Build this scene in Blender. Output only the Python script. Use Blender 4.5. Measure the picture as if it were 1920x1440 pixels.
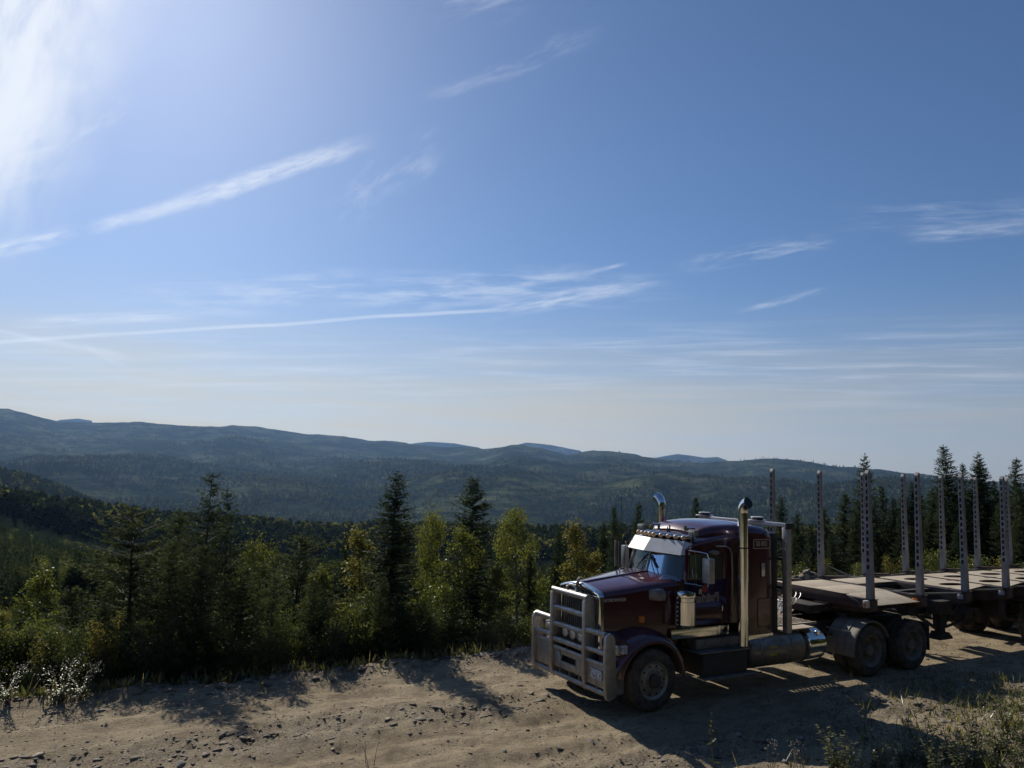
import bpy, bmesh, math, random
import numpy as np
from mathutils import Vector, Matrix

random.seed(7)
rng = np.random.default_rng(11)
for _o in list(bpy.data.objects):
    bpy.data.objects.remove(_o)
scene = bpy.context.scene
col = scene.collection
R = math.radians

# ------------------------------------------------------------------ camera
CAM = np.array([-9.028, -10.569, 4.030])
F_PX = 1434.3
_yaw, _pit, _rol = R(29.636), R(6.507), R(1.8486)
FW = np.array([math.sin(_yaw)*math.cos(_pit), math.cos(_yaw)*math.cos(_pit), math.sin(_pit)])
_r = np.array([math.cos(_yaw), -math.sin(_yaw), 0.0])
_u = np.cross(_r, FW)
RT = _r*math.cos(_rol) + _u*math.sin(_rol)
UP = -_r*math.sin(_rol) + _u*math.cos(_rol)
cam_d = bpy.data.cameras.new('camera')
cam_d.sensor_width = 36.0
cam_d.lens = F_PX/1920.0*36.0
cam_d.clip_start = 0.1
cam_d.clip_end = 60000.0
cam = bpy.data.objects.new('camera', cam_d)
col.objects.link(cam)
cam.matrix_world = Matrix(((RT[0], UP[0], -FW[0], CAM[0]), (RT[1], UP[1], -FW[1], CAM[1]),
                           (RT[2], UP[2], -FW[2], CAM[2]), (0, 0, 0, 1)))
scene.camera = cam


def ray(px, py):
    d = FW + RT*(px-960)/F_PX - UP*(py-720)/F_PX
    return d/np.linalg.norm(d)


def azel(px, py):
    d = ray(px, py)
    return math.atan2(d[0], d[1]), math.atan2(d[2], math.hypot(d[0], d[1]))


# ------------------------------------------------------------------ sun, sky, exposure
SUN_DIR = ray(275, -124)
SUN_EL = math.asin(SUN_DIR[2])
SUN_AZ = math.atan2(SUN_DIR[0], SUN_DIR[1])
SKY_STRENGTH = 0.077
sun_d = bpy.data.lights.new('sun', 'SUN')
sun_d.energy = 5.0
sun_d.angle = R(0.53)
sun_d.color = (1.0, 0.93, 0.82)
sun = bpy.data.objects.new('sun', sun_d)
col.objects.link(sun)
sun.rotation_euler = Vector(SUN_DIR).to_track_quat('Z', 'Y').to_euler()
sun.location = (0, 0, 40)

scene.view_settings.view_transform = 'Standard'
scene.view_settings.look = 'None'
scene.view_settings.gamma = 1.0
scene.view_settings.use_curve_mapping = False
scene.view_settings.exposure = 0.0
scene.render.engine = 'CYCLES'
scene.cycles.use_denoising = True
scene.cycles.denoising_prefilter = 'ACCURATE'
scene.cycles.max_bounces = 8
scene.cycles.diffuse_bounces = 3
scene.cycles.glossy_bounces = 3
scene.cycles.transmission_bounces = 5
scene.cycles.transparent_max_bounces = 8
scene.cycles.volume_bounces = 1
scene.cycles.sample_clamp_indirect = 6.0
scene.cycles.caustics_reflective = False
scene.cycles.caustics_refractive = False

world = bpy.data.worlds.new('World')
scene.world = world
world.use_nodes = True
wt = world.node_tree
wn, wl = wt.nodes, wt.links
wn.clear()


def W(kind, **kw):
    n = wn.new(kind)
    for k, v in kw.items():
        setattr(n, k, v)
    return n


def wmath(op, a, b=None, c=None, clamp=False):
    n = wn.new('ShaderNodeMath')
    n.operation = op
    n.use_clamp = clamp
    for i, v in enumerate((a, b, c)):
        if v is None:
            continue
        if isinstance(v, (int, float)):
            n.inputs[i].default_value = v
        else:
            wl.new(v, n.inputs[i])
    return n.outputs[0]


def wstep(v, lo, hi):
    n = wn.new('ShaderNodeMapRange')
    n.interpolation_type = 'SMOOTHSTEP'
    n.clamp = True
    wl.new(v, n.inputs[0])
    n.inputs[1].default_value = lo
    n.inputs[2].default_value = hi
    n.inputs[3].default_value = 0.0
    n.inputs[4].default_value = 1.0
    return n.outputs[0]


def wdot(v, vec):
    n = wn.new('ShaderNodeVectorMath')
    n.operation = 'DOT_PRODUCT'
    wl.new(v, n.inputs[0])
    n.inputs[1].default_value = tuple(float(q) for q in vec)
    return n.outputs['Value']


sky = W('ShaderNodeTexSky', sky_type='NISHITA')
sky.sun_disc = False
sky.sun_elevation = SUN_EL
sky.sun_rotation = SUN_AZ
sky.altitude = 600.0
sky.air_density = 1.0
sky.dust_density = 0.8
sky.ozone_density = 8.0
tc = W('ShaderNodeTexCoord')
DIRV = tc.outputs['Generated']


def streak(a, b, width, strength, warp=0.004, fine=(30.0, 160.0), lo=0.35, hi=0.75, seed=0.0, edge=0.12, detail=5.0):
    """cirrus band between two directions of the sky; returns an opacity socket"""
    A, B = ray(*a), ray(*b)
    n = np.cross(A, B)
    n /= np.linalg.norm(n)
    t = (B-A)/np.linalg.norm(B-A)
    sa, sb = float(A@t), float(B@t)
    s = wdot(DIRV, t)
    o = wdot(DIRV, n)
    fwd = wdot(DIRV, (A+B)/np.linalg.norm(A+B))
    c = W('ShaderNodeCombineXYZ')
    wl.new(wmath('MULTIPLY', s, fine[0]), c.inputs[0])
    wl.new(wmath('MULTIPLY', o, fine[1]), c.inputs[1])
    c.inputs[2].default_value = seed*3.7+1.3
    nz = W('ShaderNodeTexNoise')
    nz.inputs['Scale'].default_value = 1.0
    nz.inputs['Detail'].default_value = detail
    nz.inputs['Roughness'].default_value = 0.6
    nz.inputs['Distortion'].default_value = 0.25
    wl.new(c.outputs[0], nz.inputs['Vector'])
    c2 = W('ShaderNodeCombineXYZ')
    wl.new(wmath('MULTIPLY', s, fine[0]*0.5), c2.inputs[0])
    wl.new(wmath('MULTIPLY', o, fine[0]*0.5), c2.inputs[1])
    c2.inputs[2].default_value = seed*1.7+9.1
    nz2 = W('ShaderNodeTexNoise')
    nz2.inputs['Scale'].default_value = 1.0
    nz2.inputs['Detail'].default_value = 3.0
    wl.new(c2.outputs[0], nz2.inputs['Vector'])
    off = wmath('ADD', o, wmath('MULTIPLY', wmath('SUBTRACT', nz2.outputs['Fac'], 0.5), warp*2))
    prof = wmath('SUBTRACT', 1.0, wstep(wmath('ABSOLUTE', off), width*0.15, width))
    L = sb-sa
    ends = wmath('MULTIPLY', wstep(s, sa-L*edge*0.2, sa+L*edge), wmath('SUBTRACT', 1.0, wstep(s, sb-L*edge, sb+L*edge*0.2)))
    tex = wstep(nz.outputs['Fac'], lo, hi)
    m = wmath('MULTIPLY', wmath('MULTIPLY', prof, ends), tex)
    m = wmath('MULTIPLY', m, wmath('GREATER_THAN', fwd, 0.0))
    return wmath('MULTIPLY', m, strength)


_cl = [
    streak((318, 388), (702, 262), 0.016, 0.50, warp=0.007, fine=(38, 150), lo=0.18, hi=0.62, seed=1, edge=0.3),
    streak((300, 392), (520, 330), 0.012, 0.35, warp=0.006, fine=(60, 200), lo=0.2, hi=0.7, seed=2, edge=0.3),
    streak((160, 432), (370, 372), 0.012, 0.46, warp=0.006, fine=(40, 160), lo=0.12, hi=0.6, seed=3, edge=0.3),
    streak((-150, 505), (150, 430), 0.011, 0.50, warp=0.006, fine=(34, 170), lo=0.25, hi=0.7, seed=4, edge=0.25),
    streak((-300, 660), (1010, 576), 0.0035, 0.42, warp=0.005, fine=(9, 120), lo=0.05, hi=0.6, seed=5, edge=0.15),
    streak((-60, 612), (250, 672), 0.006, 0.34, warp=0.006, fine=(14, 120), lo=0.2, hi=0.7, seed=6),
    streak((-10, 608), (380, 590), 0.010, 0.52, warp=0.004, fine=(16, 180), lo=0.25, hi=0.75, seed=7, edge=0.3),
    streak((160, 560), (1290, 535), 0.032, 0.42, warp=0.02, fine=(12, 90), lo=0.38, hi=0.75, seed=8, edge=0.3),
    streak((780, 190), (1130, 60), 0.014, 0.30, warp=0.02, fine=(16, 60), lo=0.35, hi=0.8, seed=9, edge=0.3),
    streak((620, 420), (830, 250), 0.034, 0.26, warp=0.03, fine=(22, 60), lo=0.4, hi=0.8, seed=10, edge=0.3),
    streak((90, 290), (260, 180), 0.014, 0.28, warp=0.015, fine=(40, 110), lo=0.35, hi=0.8, seed=11, edge=0.3),
    streak((1260, 500), (1590, 450), 0.016, 0.32, warp=0.01, fine=(20, 130), lo=0.38, hi=0.8, seed=12, edge=0.3),
    streak((1560, 410), (2100, 400), 0.030, 0.26, warp=0.02, fine=(14, 110), lo=0.4, hi=0.85, seed=13, edge=0.3),
    streak((-200, 690), (2100, 680), 0.070, 0.36, warp=0.02, fine=(6, 110), lo=0.40, hi=0.85, seed=14, edge=0.1),
    streak((150, -330), (-110, 480), 0.125, 0.92, warp=0.05, fine=(9, 22), lo=0.14, hi=0.62, seed=15.3, edge=0.30, detail=8.0),
    streak((900, 590), (1240, 530), 0.016, 0.42, warp=0.012, fine=(18, 130), lo=0.3, hi=0.7, seed=17.7, edge=0.3),
    streak((800, 40), (1010, -40), 0.03, 0.25, warp=0.03, fine=(14, 50), lo=0.36, hi=0.8, seed=18.2, edge=0.3),
    streak((1380, 590), (1560, 535), 0.006, 0.28, warp=0.006, fine=(24, 130), lo=0.3, hi=0.75, seed=19.1, edge=0.3),
    streak((1090, 515), (1180, 492), 0.004, 0.30, warp=0.003, fine=(30, 130), lo=0.2, hi=0.7, seed=20.4, edge=0.3),
    streak((1690, 445), (1960, 420), 0.012, 0.30, warp=0.01, fine=(20, 130), lo=0.32, hi=0.75, seed=21.4, edge=0.3),
    streak((140, 640), (240, 690), 0.005, 0.26, warp=0.005, fine=(30, 120), lo=0.25, hi=0.75, seed=22.4, edge=0.3),
    streak((-260, 330), (130, 210), 0.085, 0.55, warp=0.03, fine=(14, 60), lo=0.38, hi=0.75, seed=16.1, edge=0.35, detail=7.0),
]
_sep = W('ShaderNodeSeparateXYZ')
wl.new(DIRV, _sep.inputs[0])
_vn = W('ShaderNodeTexNoise')
_vc = W('ShaderNodeCombineXYZ')
wl.new(wmath('MULTIPLY', _sep.outputs[0], 3.0), _vc.inputs[0])
wl.new(wmath('MULTIPLY', _sep.outputs[1], 3.0), _vc.inputs[1])
wl.new(wmath('MULTIPLY', _sep.outputs[2], 42.0), _vc.inputs[2])
wl.new(_vc.outputs[0], _vn.inputs['Vector'])
_vn.inputs['Scale'].default_value = 1.0
_vn.inputs['Detail'].default_value = 6.0
_vn.inputs['Distortion'].default_value = 0.4
# thin cirrostratus sheet low in the sky, thickening towards the horizon all round
_low = wmath('SUBTRACT', 1.0, wstep(_sep.outputs[2], 0.02, 0.30))
_veil = wmath('MULTIPLY', wmath('MULTIPLY', _low, _low), wmath('ADD', 0.62, wmath('MULTIPLY', wstep(_vn.outputs['Fac'], 0.3, 0.7), 0.32)))
inv = None
for m_ in _cl:
    k_ = wmath('SUBTRACT', 1.0, m_)
    inv = k_ if inv is None else wmath('MULTIPLY', inv, k_)
cover = wmath('SUBTRACT', 1.0, inv, clamp=True)
_sunn = wstep(wdot(DIRV, (SUN_DIR[0], SUN_DIR[1], 0.0)), 0.25, 0.84)
_vcol = W('ShaderNodeMix', data_type='RGBA')
wl.new(_sunn, _vcol.inputs['Factor'])
_vcol.inputs['A'].default_value = (5.8, 5.4, 4.4, 1.0)
_vcol.inputs['B'].default_value = (9.6, 7.8, 4.2, 1.0)
vmix = W('ShaderNodeMix', data_type='RGBA')
wl.new(_veil, vmix.inputs['Factor'])
wl.new(sky.outputs[0], vmix.inputs['A'])
wl.new(_vcol.outputs['Result'], vmix.inputs['B'])
mixc = W('ShaderNodeMix', data_type='RGBA')
wl.new(cover, mixc.inputs['Factor'])
wl.new(vmix.outputs['Result'], mixc.inputs['A'])
mixc.inputs['B'].default_value = (11.5, 12.0, 12.8, 1.0)
bg = W('ShaderNodeBackground')
bg.inputs['Strength'].default_value = SKY_STRENGTH
wl.new(mixc.outputs['Result'], bg.inputs['Color'])
wo = W('ShaderNodeOutputWorld')
wl.new(bg.outputs[0], wo.inputs[0])


# ------------------------------------------------------------------ materials
def mat(name, color, rough=0.6, metal=0.0, coat=0.0, noise=0.0, nscale=6.0, color2=None, bump=0.0, bscale=30.0,
        spec=0.5, stretch=None, lo=0.35, hi=0.65):
    m = bpy.data.materials.new(name)
    m.use_nodes = True
    nt = m.node_tree
    b = nt.nodes['Principled BSDF']
    b.inputs['Base Color'].default_value = (*color, 1)
    b.inputs['Roughness'].default_value = rough
    b.inputs['Metallic'].default_value = metal
    b.inputs['Coat Weight'].default_value = coat
    b.inputs['Coat Roughness'].default_value = 0.06
    b.inputs['Specular IOR Level'].default_value = spec
    t = nt.nodes.new('ShaderNodeTexCoord')
    src = t.outputs['Object']
    if stretch:
        mp = nt.nodes.new('ShaderNodeMapping')
        mp.inputs['Scale'].default_value = stretch
        nt.links.new(src, mp.inputs[0])
        src = mp.outputs[0]
    if color2 is not None:
        n = nt.nodes.new('ShaderNodeTexNoise')
        n.inputs['Scale'].default_value = nscale
        n.inputs['Detail'].default_value = 6
        n.inputs['Roughness'].default_value = 0.65
        nt.links.new(src, n.inputs['Vector'])
        mr = nt.nodes.new('ShaderNodeMapRange')
        mr.inputs[1].default_value = lo
        mr.inputs[2].default_value = hi
        nt.links.new(n.outputs['Fac'], mr.inputs[0])
        mx = nt.nodes.new('ShaderNodeMix')
        mx.data_type = 'RGBA'
        mx.inputs['A'].default_value = (*color, 1)
        mx.inputs['B'].default_value = (*color2, 1)
        nt.links.new(mr.outputs[0], mx.inputs['Factor'])
        nt.links.new(mx.outputs['Result'], b.inputs['Base Color'])
        rr = nt.nodes.new('ShaderNodeMapRange')
        rr.inputs[3].default_value = rough
        rr.inputs[4].default_value = min(1.0, rough+noise)
        nt.links.new(mr.outputs[0], rr.inputs[0])
        nt.links.new(rr.outputs[0], b.inputs['Roughness'])
    if bump:
        n2 = nt.nodes.new('ShaderNodeTexNoise')
        n2.inputs['Scale'].default_value = bscale
        n2.inputs['Detail'].default_value = 5
        nt.links.new(src, n2.inputs['Vector'])
        bp = nt.nodes.new('ShaderNodeBump')
        bp.inputs['Strength'].default_value = bump
        bp.inputs['Distance'].default_value = 0.02
        nt.links.new(n2.outputs['Fac'], bp.inputs['Height'])
        nt.links.new(bp.outputs[0], b.inputs['Normal'])
    return m


def leaf_mat(name, dark, light, transl=0.45, rough=0.55, gloss=0.06, objvar=0.25, sat=1.0):
    m = bpy.data.materials.new(name)
    m.use_nodes = True
    nt = m.node_tree
    nt.nodes.clear()
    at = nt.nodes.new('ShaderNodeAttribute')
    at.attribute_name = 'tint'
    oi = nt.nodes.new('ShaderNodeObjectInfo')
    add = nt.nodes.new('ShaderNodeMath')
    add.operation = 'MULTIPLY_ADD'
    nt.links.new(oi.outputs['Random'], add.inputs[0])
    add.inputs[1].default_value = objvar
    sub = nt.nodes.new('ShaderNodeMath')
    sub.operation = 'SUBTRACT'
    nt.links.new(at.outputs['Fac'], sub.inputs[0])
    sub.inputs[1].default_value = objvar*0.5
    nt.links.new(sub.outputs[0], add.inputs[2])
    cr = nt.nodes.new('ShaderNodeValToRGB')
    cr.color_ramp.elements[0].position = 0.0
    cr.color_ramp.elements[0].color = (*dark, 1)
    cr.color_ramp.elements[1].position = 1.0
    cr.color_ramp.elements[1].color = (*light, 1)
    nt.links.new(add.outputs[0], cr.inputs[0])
    d = nt.nodes.new('ShaderNodeBsdfDiffuse')
    tr = nt.nodes.new('ShaderNodeBsdfTranslucent')
    hs = nt.nodes.new('ShaderNodeHueSaturation')
    hs.inputs['Hue'].default_value = 0.485
    hs.inputs['Saturation'].default_value = 1.1
    hs.inputs['Value'].default_value = 1.25
    nt.links.new(cr.outputs[0], hs.inputs['Color'])
    nt.links.new(cr.outputs[0], d.inputs[0])
    nt.links.new(hs.outputs[0], tr.inputs[0])
    mx = nt.nodes.new('ShaderNodeMixShader')
    mx.inputs[0].default_value = transl
    nt.links.new(d.outputs[0], mx.inputs[1])
    nt.links.new(tr.outputs[0], mx.inputs[2])
    g = nt.nodes.new('ShaderNodeBsdfGlossy')
    g.inputs['Roughness'].default_value = rough
    g.inputs['Color'].default_value = (0.8, 0.85, 0.8, 1)
    mx2 = nt.nodes.new('ShaderNodeMixShader')
    mx2.inputs[0].default_value = gloss
    nt.links.new(mx.outputs[0], mx2.inputs[1])
    nt.links.new(g.outputs[0], mx2.inputs[2])
    o = nt.nodes.new('ShaderNodeOutputMaterial')
    nt.links.new(mx2.outputs[0], o.inputs[0])
    return m


M = {}
M['maroon'] = mat('maroon_paint', (0.064, 0.003, 0.016), 0.30, 0.1, 1.0, 0.25, 3.0, (0.075, 0.016, 0.020), lo=0.5, hi=0.9)
M['maroon_dirty'] = mat('dusty_maroon_paint', (0.032, 0.006, 0.010), 0.55, 0.0, 0.2, 0.3, 5.0, (0.065, 0.042, 0.036))
M['chrome'] = mat('chrome', (0.80, 0.80, 0.78), 0.10, 1.0, 0, 0.15, 4.0, (0.62, 0.60, 0.56), lo=0.5, hi=0.9)
M['alu'] = mat('brushed_aluminium', (0.52, 0.51, 0.49), 0.40, 0.75, 0, 0.2, 7.0, (0.38, 0.35, 0.31), bump=0.05, bscale=60)
M['alu_dull'] = mat('dull_aluminium', (0.30, 0.30, 0.29), 0.5, 0.6, 0, 0.2, 5.0, (0.20, 0.185, 0.16))
M['tank'] = mat('dusty_tank_metal', (0.34, 0.33, 0.31), 0.35, 0.8, 0, 0.3, 4.0, (0.22, 0.19, 0.15), stretch=(1, 1, 3))
M['black'] = mat('black_plastic', (0.014, 0.014, 0.015), 0.5)
M['black_steel'] = mat('black_frame_steel', (0.018, 0.017, 0.017), 0.6, 0, 0, 0.2, 6.0, (0.075, 0.06, 0.045), lo=0.45, hi=0.8)
M['rubber'] = mat('dusty_rubber', (0.030, 0.029, 0.028), 0.85, 0, 0, 0.1, 7.0, (0.13, 0.115, 0.09), bump=0.2, bscale=50)
M['rim_dusty'] = mat('dusty_steel_rim', (0.17, 0.16, 0.14), 0.6, 0.2, 0, 0.2, 8.0, (0.28, 0.24, 0.19))
M['white_shell'] = mat('white_visor_metal', (0.66, 0.67, 0.68), 0.5, 0.3, 0.0, 0.1, 5.0, (0.58, 0.58, 0.57))
M['steel_grey'] = mat('grey_stake_steel', (0.36, 0.36, 0.37), 0.55, 0.25, 0, 0.2, 6.0, (0.20, 0.185, 0.17), bump=0.1, bscale=25, stretch=(1, 1, .3))
M['deck'] = mat('dusty_deck_plate', (0.50, 0.43, 0.32), 0.7, 0.0, 0, 0.2, 2.2, (0.36, 0.29, 0.21), bump=0.15, bscale=40)
M['bunk'] = mat('dirty_bunk_steel', (0.055, 0.035, 0.033), 0.7, 0.1, 0, 0.2, 4.0, (0.13, 0.10, 0.075), bump=0.2, bscale=30)
M['trailer'] = mat('dirty_trailer_steel', (0.022, 0.020, 0.021), 0.75, 0.1, 0, 0.2, 3.0, (0.075, 0.06, 0.047), bump=0.2, bscale=30)
M['amber'] = mat('amber_lens', (0.75, 0.20, 0.03), 0.2, 0, 0.6)
M['red'] = mat('red_decal', (0.45, 0.02, 0.03), 0.4)
M['clear_lens'] = mat('clear_lens', (0.62, 0.60, 0.52), 0.12, 0.3, 0.8)
M['lamp_orange'] = mat('pale_amber_lens', (0.72, 0.50, 0.28), 0.25, 0, 0.7)
M['lettering'] = mat('silver_lettering', (0.55, 0.52, 0.46), 0.45)
M['lettering_dark'] = mat('dark_lettering', (0.016, 0.014, 0.016), 0.4)
M['lettering_cream'] = mat('cream_lettering_outline', (0.62, 0.52, 0.42), 0.5)
M['sticker'] = mat('yellow_warning_sticker', (0.42, 0.36, 0.05), 0.6)
M['plate'] = mat('licence_plate_white', (0.55, 0.56, 0.58), 0.45, 0, 0, 0.1, 28.0, (0.12, 0.14, 0.26), lo=0.48, hi=0.6)
M['interior'] = mat('cab_interior_dark', (0.03, 0.03, 0.033), 0.8)
M['hose'] = mat('pale_coiled_air_line', (0.45, 0.46, 0.48), 0.35)
M['bark_spruce'] = mat('spruce_bark', (0.055, 0.045, 0.038), 0.9, 0, 0, 0, 14.0, (0.11, 0.095, 0.08), bump=0.5, bscale=25)
M['bark_birch'] = mat('pale_bark', (0.17, 0.16, 0.14), 0.8, 0, 0, 0, 9.0, (0.10, 0.09, 0.075), stretch=(1, 1, 3))
M['stone'] = mat('grey_road_stone', (0.15, 0.135, 0.115), 0.9, 0, 0, 0, 5.0, (0.30, 0.26, 0.20), bump=0.6, bscale=40)
M['stick'] = mat('weathered_wood', (0.33, 0.30, 0.26), 0.85, 0, 0, 0, 9.0, (0.20, 0.17, 0.14), stretch=(1, 1, 1))
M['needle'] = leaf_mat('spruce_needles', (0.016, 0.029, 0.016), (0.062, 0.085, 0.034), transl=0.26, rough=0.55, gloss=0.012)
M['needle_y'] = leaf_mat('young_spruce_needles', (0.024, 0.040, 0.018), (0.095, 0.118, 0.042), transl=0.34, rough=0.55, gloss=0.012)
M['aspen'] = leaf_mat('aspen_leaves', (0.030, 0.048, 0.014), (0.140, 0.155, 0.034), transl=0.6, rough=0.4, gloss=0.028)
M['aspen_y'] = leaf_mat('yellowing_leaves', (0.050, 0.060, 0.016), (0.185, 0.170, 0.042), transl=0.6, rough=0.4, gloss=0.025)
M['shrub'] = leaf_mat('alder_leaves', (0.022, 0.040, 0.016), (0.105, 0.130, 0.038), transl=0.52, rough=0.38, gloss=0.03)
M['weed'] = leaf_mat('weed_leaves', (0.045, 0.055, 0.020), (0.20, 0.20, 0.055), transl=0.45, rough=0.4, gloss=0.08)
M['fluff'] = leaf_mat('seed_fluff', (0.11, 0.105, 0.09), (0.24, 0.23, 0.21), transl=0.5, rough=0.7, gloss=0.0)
M['grass_dry'] = leaf_mat('dry_grass', (0.10, 0.09, 0.04), (0.34, 0.29, 0.14), transl=0.45, rough=0.6, gloss=0.03)
M['dead'] = mat('dead_twig', (0.12, 0.10, 0.085), 0.9)


def add_road_dust(m, z0, z1, amount, tone):
    """film of road dust thrown up on the lower panels, broken by noise"""
    nt = m.node_tree
    b = nt.nodes['Principled BSDF']
    src = b.inputs['Base Color'].links[0].from_socket
    t = nt.nodes.new('ShaderNodeTexCoord')
    sp = nt.nodes.new('ShaderNodeSeparateXYZ')
    nt.links.new(t.outputs['Object'], sp.inputs[0])
    mr = nt.nodes.new('ShaderNodeMapRange')
    mr.inputs[1].default_value, mr.inputs[2].default_value = z1, z0
    nt.links.new(sp.outputs[2], mr.inputs[0])
    n = nt.nodes.new('ShaderNodeTexNoise')
    n.inputs['Scale'].default_value = 5.0
    n.inputs['Detail'].default_value = 8.0
    n.inputs['Roughness'].default_value = 0.7
    nt.links.new(t.outputs['Object'], n.inputs['Vector'])
    k = nt.nodes.new('ShaderNodeMath')
    k.operation = 'MULTIPLY'
    nt.links.new(mr.outputs[0], k.inputs[0])
    nt.links.new(n.outputs['Fac'], k.inputs[1])
    k2 = nt.nodes.new('ShaderNodeMath')
    k2.operation = 'MULTIPLY'
    nt.links.new(k.outputs[0], k2.inputs[0])
    k2.inputs[1].default_value = amount
    mx = nt.nodes.new('ShaderNodeMix')
    mx.data_type = 'RGBA'
    nt.links.new(k2.outputs[0], mx.inputs['Factor'])
    nt.links.new(src, mx.inputs['A'])
    mx.inputs['B'].default_value = (*tone, 1)
    nt.links.new(mx.outputs['Result'], b.inputs['Base Color'])


add_road_dust(M['maroon'], 0.5, 2.0, 0.55, (0.17, 0.14, 0.105))
add_road_dust(M['black_steel'], 0.3, 1.3, 0.8, (0.15, 0.125, 0.095))
add_road_dust(M['tank'], 0.3, 1.3, 0.8, (0.20, 0.17, 0.13))
add_road_dust(M['alu'], 0.3, 1.4, 0.7, (0.24, 0.20, 0.15))


def glass_mat():
    m = bpy.data.materials.new('cab_glass')
    m.use_nodes = True
    nt = m.node_tree
    nt.nodes.clear()
    tr = nt.nodes.new('ShaderNodeBsdfTransparent')
    tr.inputs[0].default_value = (0.55, 0.66, 0.66, 1)
    g = nt.nodes.new('ShaderNodeBsdfGlossy')
    g.inputs['Roughness'].default_value = 0.03
    g.inputs['Color'].default_value = (0.9, 0.95, 1, 1)
    f = nt.nodes.new('ShaderNodeFresnel')
    f.inputs[0].default_value = 1.6
    mx = nt.nodes.new('ShaderNodeMixShader')
    nt.links.new(f.outputs[0], mx.inputs[0])
    nt.links.new(tr.outputs[0], mx.inputs[1])
    nt.links.new(g.outputs[0], mx.inputs[2])
    d = nt.nodes.new('ShaderNodeBsdfDiffuse')
    d.inputs[0].default_value = (0.35, 0.36, 0.33, 1)
    mx2 = nt.nodes.new('ShaderNodeMixShader')
    mx2.inputs[0].default_value = 0.10
    nt.links.new(mx.outputs[0], mx2.inputs[1])
    nt.links.new(d.outputs[0], mx2.inputs[2])
    o = nt.nodes.new('ShaderNodeOutputMaterial')
    nt.links.new(mx2.outputs[0], o.inputs[0])
    return m


M['glass'] = glass_mat()


# ------------------------------------------------------------------ mesh helpers
def tag(o, label=None, cat=None, group=None, kind=None):
    if label:
        o['label'] = label
    if cat:
        o['category'] = cat
    if group:
        o['group'] = group
    if kind:
        o['kind'] = kind
    return o


def empty(name, loc):
    o = bpy.data.objects.new(name, None)
    o.empty_display_size = 0.2
    col.objects.link(o)
    o.location = loc
    return o


WORLD = {}


def world_loc(o):
    v = Vector(o.location)
    p = o.parent
    while p is not None:
        v = v + Vector(p.location)
        p = p.parent
    return v


def link(name, mesh, parent=None, at=None):
    """object whose mesh is in world coordinates (at=None) or around its own origin placed at 'at'"""
    o = bpy.data.objects.new(name, mesh)
    col.objects.link(o)
    tgt = Vector(at) if at is not None else Vector((0, 0, 0))
    if parent is not None:
        o.parent = parent
        o.location = tgt - world_loc(parent)
    else:
        o.location = tgt
    return o


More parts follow.
